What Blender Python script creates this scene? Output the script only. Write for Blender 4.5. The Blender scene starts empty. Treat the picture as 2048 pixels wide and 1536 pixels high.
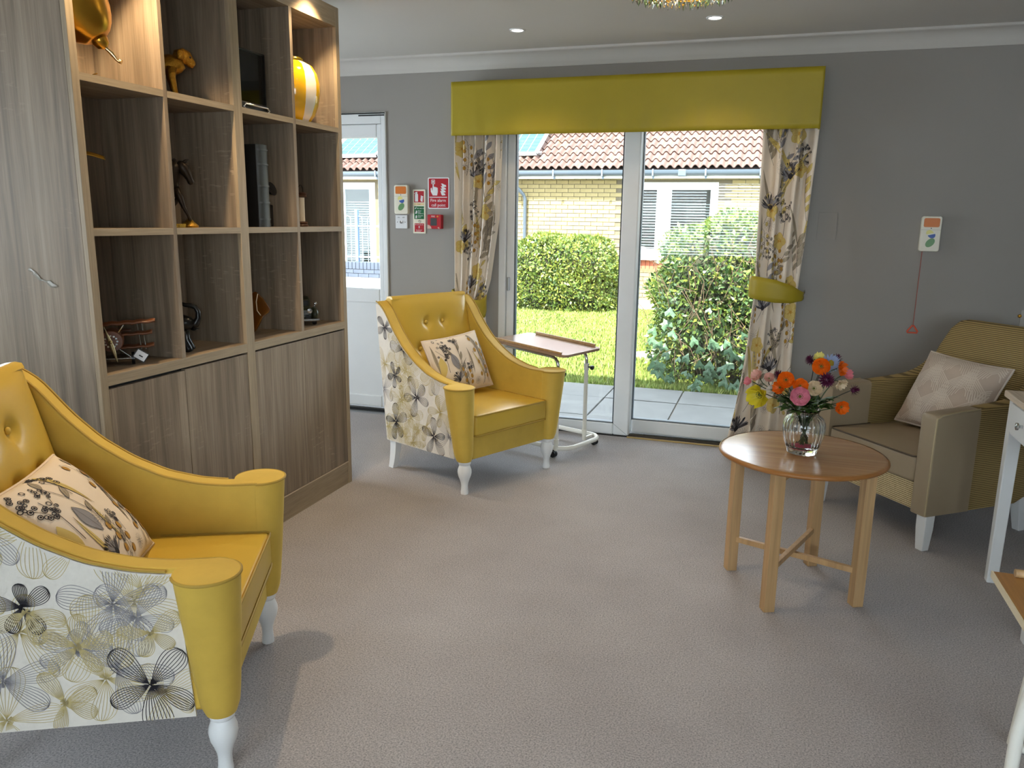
import bpy, math, random
import numpy as np
from mathutils import Vector, Matrix

# ------------------------------------------------------------------ camera, world, lights
SC = bpy.context.scene
COL = SC.collection
SC.view_settings.view_transform = 'Standard'
SC.view_settings.look = 'None'
SC.view_settings.gamma = 1.0
SC.view_settings.use_curve_mapping = False
SC.view_settings.exposure = 0.35
SC.cycles.use_denoising = True
SC.cycles.max_bounces = 8
SC.cycles.use_adaptive_sampling = True
SC.cycles.adaptive_threshold = 0.03
SC.cycles.diffuse_bounces = 4
SC.cycles.transparent_max_bounces = 16
SC.cycles.sample_clamp_indirect = 6.0

YAW, PITCH, ROLL, FPX, CAMH = -0.3153, 0.2077, -0.0140, 1566.97, 1.40
def make_camera():
    cy, sy = math.cos(YAW), math.sin(YAW)
    f = Vector((sy*math.cos(PITCH), cy*math.cos(PITCH), -math.sin(PITCH)))
    r = Vector((cy, -sy, 0)); d = f.cross(r)
    c, s = math.cos(ROLL), math.sin(ROLL)
    r2 = c*r + s*d; d2 = -s*r + c*d
    m = Matrix((r2, -d2, -f)).transposed().to_4x4()
    m.translation = Vector((0, 0, CAMH))
    cd = bpy.data.cameras.new('camera'); cd.sensor_fit = 'HORIZONTAL'; cd.sensor_width = 36.0
    cd.lens = FPX/2048*36.0; cd.clip_start = 0.05; cd.clip_end = 200
    o = bpy.data.objects.new('camera', cd); COL.objects.link(o); o.matrix_world = m
    SC.camera = o
make_camera()

WORLD = bpy.data.worlds.new('sky'); SC.world = WORLD; WORLD.use_nodes = True
_bg = WORLD.node_tree.nodes['Background']
_bg.inputs[0].default_value = (0.80, 0.90, 1.0, 1); _bg.inputs[1].default_value = 8.0

def add_light(name, kind, loc, rot=(0, 0, 0), energy=10, color=(1, 1, 1), **kw):
    ld = bpy.data.lights.new(name, kind); ld.energy = energy; ld.color = color
    for k, v in kw.items():
        if k == 'portal': ld.cycles.is_portal = v
        else: setattr(ld, k, v)
    o = bpy.data.objects.new(name, ld); COL.objects.link(o); o.location = loc; o.rotation_euler = rot
    return o
def aim(o, d):
    o.rotation_euler = Vector(d).to_track_quat('-Z', 'Y').to_euler()

SUN = add_light('sun', 'SUN', (0, 0, 12), energy=27.0, color=(1.0, 0.95, 0.86), angle=math.radians(0.6))
aim(SUN, (0.20, 0.56, -0.78))
D = 4.996                      # inner face of the back wall
CEIL = 2.42
# daylight coming in through the windows of the room (out of frame: blind window, left window), plus two added fills
_a = add_light('added_fill_rear', 'AREA', (1.38, -1.78, 1.45), energy=18, color=(0.86, 0.93, 1.0), shape='RECTANGLE', size=1.7, size_y=1.1)  # added fill lamp, set where the patio glass does not mirror it
aim(_a, (-0.35, 1, -0.12))
_a = add_light('daylight_blind_window', 'AREA', (-0.93, -1.95, 1.45), energy=42, color=(0.86, 0.93, 1.0), shape='RECTANGLE', size=2.1, size_y=1.2)
aim(_a, (0, 1, -0.1))
_a = add_light('daylight_left_window', 'AREA', (-4.52, 3.6, 1.25), energy=26, color=(0.86, 0.93, 1.0), shape='RECTANGLE', size=1.3, size_y=1.3)
aim(_a, (1, 0, -0.1))
_a = add_light('added_fill_left_front', 'AREA', (-4.70, 0.35, 1.40), energy=17, color=(1.0, 0.97, 0.92), shape='RECTANGLE', size=1.3, size_y=1.2)  # added fill lamp that brightens the bookcase end panel
aim(_a, (1, 0.1, -0.1))
_a = add_light('daylight_portal_patio', 'AREA', (-0.82, D+0.16, 1.05), shape='RECTANGLE', size=1.78, size_y=2.05, portal=True)
aim(_a, (0, -1, 0))

# ------------------------------------------------------------------ helpers
PI = math.pi
def lin(r, g, b):
    f = lambda c: c/12.92 if c <= 0.04045 else ((c+0.055)/1.055)**2.4
    return (f(r/255), f(g/255), f(b/255), 1.0)

def box(x0, x1, y0, y1, z0, z1):
    v = [(x0, y0, z0), (x1, y0, z0), (x1, y1, z0), (x0, y1, z0), (x0, y0, z1), (x1, y0, z1), (x1, y1, z1), (x0, y1, z1)]
    return v, [(3, 2, 1, 0), (4, 5, 6, 7), (0, 1, 5, 4), (1, 2, 6, 5), (2, 3, 7, 6), (3, 0, 4, 7)]

def frames_along(P, closed=False):
    n = len(P); T = []
    for i in range(n):
        a = P[(i-1) % n] if (closed or i > 0) else P[i]
        b = P[(i+1) % n] if (closed or i < n-1) else P[i]
        t = (b-a)
        T.append(t.normalized() if t.length > 1e-9 else Vector((0, 0, 1)))
    ref = Vector((0, 0, 1)) if abs(T[0].z) < 0.9 else Vector((1, 0, 0))
    N = [(ref - T[0]*ref.dot(T[0])).normalized()]
    for i in range(1, n):
        v = N[-1] - T[i]*N[-1].dot(T[i])
        N.append(v.normalized() if v.length > 1e-6 else N[-1])
    return T, N

def tube(path, r, n=8, closed=False, caps=True):
    P = [Vector(p) for p in path]; T, N = frames_along(P, closed); m = len(P)
    rr = r if isinstance(r, (list, tuple)) else [r]*m
    v, f = [], []
    for i in range(m):
        b = T[i].cross(N[i])
        for k in range(n):
            a = 2*PI*k/n
            q = P[i] + (N[i]*math.cos(a) + b*math.sin(a))*rr[i]
            v.append(tuple(q))
    for i in range(m if closed else m-1):
        j = (i+1) % m
        for k in range(n):
            f.append((i*n+k, i*n+(k+1) % n, j*n+(k+1) % n, j*n+k))
    if caps and not closed:
        f.append(tuple(range(n))[::-1]); f.append(tuple(range((m-1)*n, m*n)))
    return v, f

def lathe(prof, n=24, c=(0, 0, 0), caps=True, rmod=None):
    v, f = [], []
    for r, z in prof:
        for k in range(n):
            a = 2*PI*k/n
            rr = r*(rmod(a, z) if rmod else 1)
            v.append((c[0]+rr*math.cos(a), c[1]+rr*math.sin(a), c[2]+z))
    m = len(prof)
    for i in range(m-1):
        for k in range(n):
            f.append((i*n+k, i*n+(k+1) % n, (i+1)*n+(k+1) % n, (i+1)*n+k))
    if caps:
        f.append(tuple(range(n))[::-1]); f.append(tuple(range((m-1)*n, m*n)))
    return v, f

def prism(poly, a0, a1, axis='y'):
    """2D polygon extruded along an axis: axis y -> poly is (x,z); x -> (y,z); z -> (x,y)"""
    n = len(poly); v = []
    for a in (a0, a1):
        for p, q in poly:
            v.append({'y': (p, a, q), 'x': (a, p, q), 'z': (p, q, a)}[axis])
    f = [tuple(range(n)), tuple(range(n, 2*n))[::-1]]
    for i in range(n):
        j = (i+1) % n; f.append((i, i+n, j+n, j))
    return v, f

def grid(fn, nu, nv):
    v = [tuple(fn(i/nu, j/nv)) for j in range(nv+1) for i in range(nu+1)]
    f = [(j*(nu+1)+i, j*(nu+1)+i+1, (j+1)*(nu+1)+i+1, (j+1)*(nu+1)+i) for j in range(nv) for i in range(nu)]
    return v, f

def ell(c, r, n=12, m=8, rot=None):
    v, f = [], []
    R = rot if rot is not None else Matrix.Identity(3)
    for j in range(m+1):
        t = PI*j/m
        for k in range(n):
            a = 2*PI*k/n
            q = R @ Vector((r[0]*math.sin(t)*math.cos(a), r[1]*math.sin(t)*math.sin(a), -r[2]*math.cos(t)))
            v.append((c[0]+q.x, c[1]+q.y, c[2]+q.z))
    for j in range(m):
        for k in range(n):
            f.append((j*n+k, j*n+(k+1) % n, (j+1)*n+(k+1) % n, (j+1)*n+k))
    return v, f

def loft(rings, caps=True):
    n = len(rings[0]); v = [tuple(p) for r in rings for p in r]; f = []
    for i in range(len(rings)-1):
        for k in range(n):
            f.append((i*n+k, i*n+(k+1) % n, (i+1)*n+(k+1) % n, (i+1)*n+k))
    if caps:
        f.append(tuple(range(n))[::-1]); f.append(tuple(range((len(rings)-1)*n, len(rings)*n)))
    return v, f

def rbox(x0, x1, y0, y1, z0, z1, r=0.02, n=4, crown=0.0):
    """rounded cushion-like box: loft of rounded rectangles"""
    rings = []
    steps = [(math.sin(PI/2*k/n), 1-math.cos(PI/2*k/n)) for k in range(n+1)]
    def rect(ins, z, sag):
        a0, a1, b0, b1 = x0+ins, x1-ins, y0+ins, y1-ins
        rr = max(r*1.2-ins*0.6, 0.004); out = []
        for cx, cy, s in ((a1-rr, b1-rr, 0), (a0+rr, b1-rr, 1), (a0+rr, b0+rr, 2), (a1-rr, b0+rr, 3)):
            for k in range(4):
                a = PI/2*(s+k/3); out.append((cx+rr*math.cos(a), cy+rr*math.sin(a), z))
        return out
    for k in range(n+1):
        t = PI/2*k/n; rings.append(rect(r*(1-math.sin(t)), z0+r*(1-math.cos(t)), 0))
    for k in range(n+1):
        t = PI/2*k/n; rings.append(rect(r*(1-math.cos(t)), z1-r*(1-math.sin(t)), 0))
    if crown:
        w = min(x1-x0, y1-y0)/2
        for q in (0.25, 0.5, 0.75, 0.95):
            rings.append(rect(r+(w-r)*q, z1+crown*(1-(1-q)**2), 0))
    return loft(rings)

def xf(vf, M):
    return [tuple(M @ Vector(p)) for p in vf[0]], vf[1]

def join(*parts):
    V, F = [], []
    for v, f in parts:
        o = len(V); V.extend(v); F.extend(tuple(i+o for i in q) for q in f)
    return V, F

def mesh(name, vf, mat, parent=None, smooth=None, bevel=0, solid=0, sub=0):
    me = bpy.data.meshes.new(name)
    me.from_pydata([tuple(p) for p in vf[0]], [], [tuple(q) for q in vf[1]])
    me.update()
    me.materials.append(mat)
    if smooth is not None:
        me.shade_smooth()
        if smooth < 180: me.set_sharp_from_angle(angle=math.radians(smooth))
    o = bpy.data.objects.new(name, me); COL.objects.link(o)
    if parent is not None: o.parent = parent
    if solid:
        m = o.modifiers.new('solid', 'SOLIDIFY'); m.thickness = solid; m.offset = 0
    if sub:
        m = o.modifiers.new('sub', 'SUBSURF'); m.levels = sub; m.render_levels = sub
    if bevel:
        m = o.modifiers.new('bevel', 'BEVEL'); m.width = bevel; m.segments = 2; m.limit_method = 'ANGLE'; m.angle_limit = math.radians(40)
        m.harden_normals = False
    return o

def thing(name, label, cat, loc=(0, 0, 0), rz=0.0, group=None):
    o = bpy.data.objects.new(name, None); COL.objects.link(o); o.empty_display_size = 0.05
    o.location = loc; o.rotation_euler = (0, 0, rz); o['label'] = label; o['category'] = cat
    if group: o['group'] = group
    return o
def tag(o, label, cat, group=None):
    o['label'] = label; o['category'] = cat
    if group: o['group'] = group
    return o
def structure(o, label=None):
    o['kind'] = 'structure'
    if label: o['label'] = label
    return o
def stuff(o):
    o['kind'] = 'stuff'; return o
def dup(o, parent=None, loc=None):
    c = o.copy(); COL.objects.link(c); c.parent = parent
    if loc is not None: c.location = loc
    return c
def ebase(name, kind_label, loc=(0, 0, 0)):
    """an Empty carrying a piece of the setting that has parts"""
    o = bpy.data.objects.new(name, None); COL.objects.link(o); o.empty_display_size = 0.05
    o.location = loc; o['kind'] = 'structure'; o['label'] = kind_label
    return o

# ------------------------------------------------------------------ materials
MATS = {}
def nt(name):
    m = bpy.data.materials.new(name); m.use_nodes = True
    t = m.node_tree; b = t.nodes['Principled BSDF']
    return m, t, b
def noise_node(t, scale, detail=4, rough=0.55, mapscale=None, coord='Object'):
    tc = t.nodes.new('ShaderNodeTexCoord'); mp = t.nodes.new('ShaderNodeMapping'); nz = t.nodes.new('ShaderNodeTexNoise')
    t.links.new(tc.outputs[coord], mp.inputs[0]); t.links.new(mp.outputs[0], nz.inputs['Vector'])
    if mapscale: mp.inputs['Scale'].default_value = mapscale
    nz.inputs['Scale'].default_value = scale; nz.inputs['Detail'].default_value = detail; nz.inputs['Roughness'].default_value = rough
    return nz
def ramp(t, src, stops):
    r = t.nodes.new('ShaderNodeValToRGB'); t.links.new(src, r.inputs[0])
    e = r.color_ramp.elements
    while len(e) < len(stops): e.new(0.5)
    for i, (p, c) in enumerate(stops): e[i].position = p; e[i].color = c
    return r
def bump(t, b, src, strength=0.2, dist=0.002):
    bp = t.nodes.new('ShaderNodeBump'); bp.inputs['Strength'].default_value = strength; bp.inputs['Distance'].default_value = dist
    t.links.new(src, bp.inputs['Height']); t.links.new(bp.outputs[0], b.inputs['Normal']); return bp
def sc(c, k): return (c[0]*k, c[1]*k, c[2]*k, 1)

def M(name, c, rough=0.5, metal=0.0, var=0.0, vscale=6.0, bmp=0.0, bscale=200.0, bdist=0.001, sheen=0.0, coat=0.0, spec=0.5, mapscale=None, trans=0.0, ior=1.45, emit=None, es=0):
    m, t, b = nt(name)
    b.inputs['Base Color'].default_value = c; b.inputs['Roughness'].default_value = rough; b.inputs['Metallic'].default_value = metal
    b.inputs['Specular IOR Level'].default_value = spec
    b.inputs['Sheen Weight'].default_value = sheen; b.inputs['Coat Weight'].default_value = coat
    b.inputs['Transmission Weight'].default_value = trans; b.inputs['IOR'].default_value = ior
    if sheen: b.inputs['Sheen Roughness'].default_value = 0.4; b.inputs['Sheen Tint'].default_value = sc(c, 1.3)
    nz = noise_node(t, vscale, 5, mapscale=mapscale)
    v = max(var, 0.015)
    r = ramp(t, nz.outputs['Fac'], [(0.3, sc(c, 1-v)), (0.7, sc(c, 1+v))])
    t.links.new(r.outputs[0], b.inputs['Base Color'])
    if bmp:
        n2 = noise_node(t, bscale, 3, mapscale=mapscale); bump(t, b, n2.outputs['Fac'], bmp, bdist)
    if emit:
        b.inputs['Emission Color'].default_value = emit; b.inputs['Emission Strength'].default_value = es
    MATS[name] = m; return m

def wood(name, c1, c2, c3, axis='z', scale=1.0, rough=0.5, cross=0.0):
    m, t, b = nt(name)
    s = {'x': (0.35, 9, 9), 'y': (9, 0.35, 9), 'z': (9, 9, 0.35)}[axis]
    s = tuple(q*scale for q in s)
    a = noise_node(t, 1.6, 7, 0.62, s); a.inputs['Distortion'].default_value = 1.2
    s2 = tuple(q*6 for q in s)
    f = noise_node(t, 2.2, 4, 0.6, s2)
    r1 = ramp(t, a.outputs['Fac'], [(0.28, c1), (0.5, c2), (0.72, c3)])
    r2 = ramp(t, f.outputs['Fac'], [(0.35, (0.86, 0.86, 0.86, 1)), (0.65, (1.1, 1.1, 1.1, 1))])
    mx = t.nodes.new('ShaderNodeMixRGB'); mx.blend_type = 'MULTIPLY'; mx.inputs[0].default_value = 1
    t.links.new(r1.outputs[0], mx.inputs[1]); t.links.new(r2.outputs[0], mx.inputs[2])
    out = mx.outputs[0]
    if cross:
        s3 = {'x': (60, 14, 14), 'y': (14, 60, 14), 'z': (14, 14, 60)}[axis]
        g = noise_node(t, 1.5, 2, 0.5, s3); h = noise_node(t, 2.4, 2, 0.5)
        r3 = ramp(t, g.outputs['Fac'], [(0.60, (0, 0, 0, 1)), (0.72, (1, 1, 1, 1))])
        r4 = ramp(t, h.outputs['Fac'], [(0.55, (0, 0, 0, 1)), (0.66, (cross, cross, cross, 1))])
        mm = t.nodes.new('ShaderNodeMixRGB'); mm.blend_type = 'MULTIPLY'; mm.inputs[0].default_value = 1
        t.links.new(r3.outputs[0], mm.inputs[1]); t.links.new(r4.outputs[0], mm.inputs[2])
        m2 = t.nodes.new('ShaderNodeMixRGB'); t.links.new(mm.outputs[0], m2.inputs[0]); t.links.new(out, m2.inputs[1]); m2.inputs[2].default_value = sc(c3, 1.35)
        out = m2.outputs[0]
    t.links.new(out, b.inputs['Base Color']); b.inputs['Roughness'].default_value = rough
    bump(t, b, f.outputs['Fac'], 0.08, 0.001)
    MATS[name] = m; return m

def glass_pane(name, tint=(0.97, 0.985, 0.98, 1), refl=1.0):
    m = bpy.data.materials.new(name); m.use_nodes = True; t = m.node_tree
    for n in list(t.nodes): t.nodes.remove(n)
    o = t.nodes.new('ShaderNodeOutputMaterial'); mx = t.nodes.new('ShaderNodeMixShader'); tr = t.nodes.new('ShaderNodeBsdfTransparent')
    gl = t.nodes.new('ShaderNodeBsdfGlossy'); fr = t.nodes.new('ShaderNodeFresnel'); fr.inputs['IOR'].default_value = 1.45
    gl.inputs['Roughness'].default_value = 0.01; tr.inputs[0].default_value = tint; gl.inputs[0].default_value = (refl, refl, refl, 1)
    t.links.new(fr.outputs[0], mx.inputs[0]); t.links.new(tr.outputs[0], mx.inputs[1]); t.links.new(gl.outputs[0], mx.inputs[2]); t.links.new(mx.outputs[0], o.inputs[0])
    MATS[name] = m; return m

def bands(name, c1, c2, period=0.0088, rough=0.75, axis='Z', bmp=0.5, weave=0):
    m, t, b = nt(name)
    tc = t.nodes.new('ShaderNodeTexCoord'); w = t.nodes.new('ShaderNodeTexWave'); w.wave_type = 'BANDS'; w.bands_direction = axis
    w.inputs['Scale'].default_value = 2*PI/20/period; w.inputs['Distortion'].default_value = 0.25; w.inputs['Detail'].default_value = 2; w.inputs['Detail Scale'].default_value = 3
    t.links.new(tc.outputs['Object'], w.inputs['Vector'])
    src = w.outputs['Fac']
    if weave:
        nz = noise_node(t, 1.0, 2, 0.5, (150, 150, 40))
        mm = t.nodes.new('ShaderNodeMath'); mm.operation = 'ADD'; mm.use_clamp = True; t.links.new(w.outputs['Fac'], mm.inputs[0])
        m3 = t.nodes.new('ShaderNodeMath'); m3.operation = 'MULTIPLY_ADD'; t.links.new(nz.outputs['Fac'], m3.inputs[0]); m3.inputs[1].default_value = weave; m3.inputs[2].default_value = -weave/2
        t.links.new(m3.outputs[0], mm.inputs[1]); src = mm.outputs[0]
    r = ramp(t, src, [(0.15, c1), (0.6, c2)])
    t.links.new(r.outputs[0], b.inputs['Base Color']); b.inputs['Roughness'].default_value = rough
    bump(t, b, src, bmp, 0.002)
    MATS[name] = m; return m

# woods
W1, W2, W3 = lin(102, 88, 72), lin(134, 118, 99), lin(160, 144, 124)
oak_z = wood('grey_oak_upright', W1, W2, W3, 'z', 1.0, 0.55, 0.5)
oak_y = wood('grey_oak_level', W1, W2, W3, 'y', 1.0, 0.55)
oak_front = wood('grey_oak_edge', lin(146, 130, 106), lin(158, 141, 116), lin(168, 151, 126), 'z', 1.6, 0.5)
oak_fronty = wood('grey_oak_edge_level', lin(146, 130, 106), lin(158, 141, 116), lin(168, 151, 126), 'y', 1.6, 0.5)
beech = wood('beech', lin(166, 132, 90), lin(178, 144, 101), lin(190, 157, 114), 'z', 0.6, 0.42)
beech_top = wood('beech_top', lin(150, 112, 72), lin(164, 125, 84), lin(176, 138, 96), 'x', 0.7, 0.22)
beech_edge = M('beech_rim', lin(150, 100, 50), 0.3)
oak_pale = wood('pale_oak', lin(196, 176, 152), lin(208, 190, 168), lin(218, 202, 182), 'y', 0.8, 0.45)
wood_tray = wood('tray_wood', lin(160, 112, 52), lin(172, 122, 60), lin(184, 134, 70), 'y', 0.8, 0.35)
# room
wall_m = M('grey_wall_paint', lin(152, 148, 143), 0.9, var=0.02, vscale=1.5, bmp=0.08, bscale=90, bdist=0.001)
ceil_m = M('ceiling_paint', lin(196, 193, 187), 0.9, var=0.015, vscale=1.2)
upvc = M('white_upvc', lin(226, 229, 230), 0.32, spec=0.4)
upvc_grey = M('upvc_gasket', lin(70, 78, 86), 0.5)
white_paint = M('white_paint', lin(226, 228, 228), 0.38)
blackgap = M('black_rubber_and_shade', lin(16, 16, 16), 0.6)
alu = M('aluminium', lin(176, 180, 184), 0.35, metal=0.8)
brass_strip = M('brass_strip', lin(206, 176, 110), 0.3, metal=0.9)
pane_m = glass_pane('window_glass')
pane_far = glass_pane('far_window_glass', (0.9, 0.94, 0.94, 1))

def carpet():
    m, t, b = nt('carpet')
    a = noise_node(t, 190, 3, 0.8); c = noise_node(t, 1.6, 4, 0.6); d = noise_node(t, 900, 2, 0.6)
    base = ramp(t, c.outputs['Fac'], [(0.3, lin(174, 169, 169)), (0.7, lin(190, 186, 186))])
    sp = ramp(t, a.outputs['Fac'], [(0.34, (0.45, 0.45, 0.47, 1)), (0.5, (0.95, 0.95, 0.95, 1)), (0.66, (1.35, 1.33, 1.32, 1))])
    mx = t.nodes.new('ShaderNodeMixRGB'); mx.blend_type = 'MULTIPLY'; mx.inputs[0].default_value = 1
    t.links.new(base.outputs[0], mx.inputs[1]); t.links.new(sp.outputs[0], mx.inputs[2])
    t.links.new(mx.outputs[0], b.inputs['Base Color']); b.inputs['Roughness'].default_value = 0.95; b.inputs['Specular IOR Level'].default_value = 0.1
    b.inputs['Sheen Weight'].default_value = 0.15
    ad = t.nodes.new('ShaderNodeMath'); t.links.new(a.outputs['Fac'], ad.inputs[0]); t.links.new(d.outputs['Fac'], ad.inputs[1])
    bump(t, b, ad.outputs[0], 0.7, 0.006)
    return m
carpet_m = carpet()
# soft furnishings
def velvet_mat():
    m, t, b = nt('mustard_velvet'); c = lin(200, 168, 72)
    nz = noise_node(t, 7, 5, 0.6); r = ramp(t, nz.outputs['Fac'], [(0.3, sc(c, 0.90)), (0.7, sc(c, 1.08))])
    t.links.new(r.outputs[0], b.inputs['Base Color']); b.inputs['Roughness'].default_value = 0.62; b.inputs['Specular IOR Level'].default_value = 0.35
    b.inputs['Sheen Weight'].default_value = 0.35; b.inputs['Sheen Roughness'].default_value = 0.35; b.inputs['Sheen Tint'].default_value = lin(245, 222, 140)
    return m
velvet = velvet_mat()
velvet_pipe = M('mustard_piping', lin(170, 140, 56), 0.6, sheen=0.2)
vinyl = M('mustard_vinyl', lin(203, 170, 68), 0.30, var=0.03, vscale=5, bmp=0.05, bscale=300)
panel_fabric = M('ivory_linen', lin(216, 211, 201), 0.9, var=0.03, vscale=60, bmp=0.25, bscale=420, mapscale=(1, 1, 1))
cream_fabric = M('cream_cotton', lin(226, 212, 194), 0.85, var=0.03, vscale=9, bmp=0.1, bscale=500)
def curtain_cloth():
    m, t, b = nt('curtain_cotton'); c = lin(232, 220, 204)
    nz = noise_node(t, 9, 4); r = ramp(t, nz.outputs['Fac'], [(0.3, sc(c, 0.96)), (0.7, sc(c, 1.03))]); t.links.new(r.outputs[0], b.inputs['Base Color']); b.inputs['Roughness'].default_value = 0.85
    tr = t.nodes.new('ShaderNodeBsdfTranslucent'); t.links.new(r.outputs[0], tr.inputs[0]); mx = t.nodes.new('ShaderNodeMixShader'); mx.inputs[0].default_value = 0.16
    out = [n for n in t.nodes if n.type == 'OUTPUT_MATERIAL'][0]; t.links.new(b.outputs[0], mx.inputs[1]); t.links.new(tr.outputs[0], mx.inputs[2]); t.links.new(mx.outputs[0], out.inputs[0])
    return m
curtain_m = curtain_cloth()
lime = M('lime_satin', lin(164, 146, 32), 0.5, var=0.04, vscale=5, sheen=0.3, bmp=0.05, bscale=400)
taupe = M('taupe_vinyl', lin(150, 134, 110), 0.38, var=0.03, vscale=6, bmp=0.08, bscale=260)
taupe_pipe = M('taupe_piping', lin(172, 156, 124), 0.45)
ribbed = bands('ribbed_tan_fabric', lin(96, 78, 42), lin(160, 138, 88), 0.0088)
ribbed_cream = bands('woven_cream_fabric', lin(124, 104, 66), lin(206, 188, 146), 0.0088, weave=0.8)
# prints
def ink(name, c): return M(name, c, 0.85)
P_BLACK = ink('ink_black', lin(38, 36, 42)); P_DARK = ink('ink_charcoal', lin(70, 66, 70)); P_GREY = ink('ink_grey', lin(140, 138, 142))
P_GOLD = ink('ink_gold', lin(188, 172, 122)); P_TAUPE = ink('ink_taupe', lin(160, 148, 128)); P_OCHRE = ink('ink_ochre', lin(186, 140, 52)); P_YEL = ink('ink_yellow', lin(206, 184, 112))
P_BLUE = ink('ink_bluegrey', lin(156, 160, 172))
# metals, plastics, misc
gold = M('gold', lin(196, 146, 52), 0.28, metal=1.0, var=0.08, vscale=14)
gold_rough = M('old_gold', lin(170, 120, 38), 0.42, metal=0.9, var=0.2, vscale=40, bmp=0.8, bscale=70, bdist=0.006)
bronze = M('dark_bronze', lin(52, 42, 32), 0.4, metal=0.6, var=0.2, vscale=20)
black_gloss = M('black_lacquer', lin(14, 14, 14), 0.3)
black_plastic = M('black_plastic', lin(22, 23, 25), 0.45)
chrome = M('chrome', lin(200, 202, 204), 0.15, metal=1.0)
cream_plastic = M('cream_plastic', lin(226, 222, 204), 0.4)
white_plastic = M('white_plastic', lin(220, 222, 224), 0.35)
red_m = M('sign_red', lin(176, 22, 36), 0.4); green_m = M('sign_green', lin(24, 104, 60), 0.4); sign_white = M('sign_white', lin(224, 228, 230), 0.4)
orange_m = M('call_orange', lin(206, 112, 22), 0.4); blue_m = M('call_blue', lin(44, 84, 160), 0.4); leafgreen_m = M('call_green', lin(98, 144, 92), 0.4); paleyel_m = M('call_yellow', lin(222, 214, 130), 0.4)
salmon = M('salmon_plastic', lin(214, 96, 70), 0.45); cord_red = M('cord_red', lin(170, 80, 66), 0.7)
glass_m = M('clear_glass', (0.97, 0.99, 0.98, 1), 0.02, trans=1.0, ior=1.46)
amber_glass = M('amber_glass', lin(150, 88, 8), 0.06, trans=0.75, ior=1.5)
laminate = M('grey_laminate', lin(206, 196, 192), 0.25)
steel_white = M('cream_enamel', lin(226, 224, 214), 0.3)
# ------------------------------------------------------------------ the room
XL, XR, YF = -4.6, 2.6, -1.6
structure(mesh('floor', box(XL, XR, YF, D+0.02, -0.06, 0), carpet_m), 'grey beige speckled carpet')
structure(mesh('ceiling', box(XL-0.25, XR+0.25, YF-0.25, D+0.27, CEIL, CEIL+0.2), ceil_m), 'matt off white ceiling')
DX0, DX1, DZ = -3.45, -2.55, 2.094          # glazed door opening
PX0, PX1, PZ = -1.735, 0.075, 2.10          # patio door opening
TH = 0.27
structure(mesh('wall_back', join(box(XL, DX0, D, D+TH, -0.1, CEIL), box(DX1, PX0, D, D+TH, -0.1, CEIL), box(PX1, XR, D, D+TH, -0.1, CEIL),
     box(DX0, DX1, D, D+TH, DZ, CEIL), box(PX0, PX1, D, D+TH, PZ, CEIL)), wall_m), 'warm grey painted wall')
# left wall with a window, rear wall with a wide window
LW = (2.95, 4.25, 0.45, 1.95)
LW2 = (-0.40, 1.10, 0.75, 2.05)
structure(mesh('wall_left', join(box(XL-0.25, XL, YF, LW2[0], -0.1, CEIL), box(XL-0.25, XL, LW2[1], LW[0], -0.1, CEIL), box(XL-0.25, XL, LW2[0], LW2[1], -0.1, LW2[2]), box(XL-0.25, XL, LW2[0], LW2[1], LW2[3], CEIL), box(XL-0.25, XL, LW[1], D+TH, -0.1, CEIL), box(XL-0.25, XL, LW[0], LW[1], -0.1, LW[2]), box(XL-0.25, XL, LW[0], LW[1], LW[3], CEIL)), wall_m))
structure(mesh('wall_right', box(XR, XR+0.25, YF-0.25, D+TH, -0.1, CEIL), wall_m))
RW = (-1.98, 0.12, 0.85, 2.0)
RW2 = (0.46, 2.30, 0.85, 2.0)
structure(mesh('wall_front', join(box(XL-0.25, RW[0], YF-0.25, YF, -0.1, CEIL), box(RW[1], RW2[0], YF-0.25, YF, -0.1, CEIL), box(RW2[1], XR, YF-0.25, YF, -0.1, CEIL), *[q for w_ in (RW, RW2) for q in (box(w_[0], w_[1], YF-0.25, YF, -0.1, w_[2]), box(w_[0], w_[1], YF-0.25, YF, w_[3], CEIL))]), wall_m))
def cove(x0, x1):
    prof = [(D, 2.331), (D-0.006, 2.331)]
    for k in range(9):
        a = PI/2*k/8; prof.append((D-0.088+0.078*math.cos(a), 2.338+0.072*math.sin(a)))
    prof += [(D-0.098, 2.408), (D-0.104, 2.404), (D-0.112, 2.408), (D-0.114, CEIL), (D, CEIL)]
    return prism(prof, x0, x1, 'x')
structure(mesh('trim_1', cove(XL, XR), ceil_m, smooth=35), 'white plaster coving along the back wall')
structure(mesh('baseboard_back', join(box(DX1+0.01, PX0-0.01, D-0.018, D, 0, 0.11), box(PX1+0.01, XR, D-0.018, D, 0, 0.11)), white_paint, bevel=0.006), 'white skirting board')
structure(mesh('trim_2', join(prism([(YF-1.0, CEIL+0.62), (YF-0.9, CEIL+0.22), (D+0.27, CEIL+0.22), (D+0.42, CEIL+0.08), (D+0.42, CEIL+0.20), ((YF+D)/2, CEIL+2.0)], XL-0.7, XR+0.7, 'x'),), M('own_roof_tiles', lin(128, 92, 80), 0.8)), 'own pitched roof with eaves above the patio door')

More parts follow.
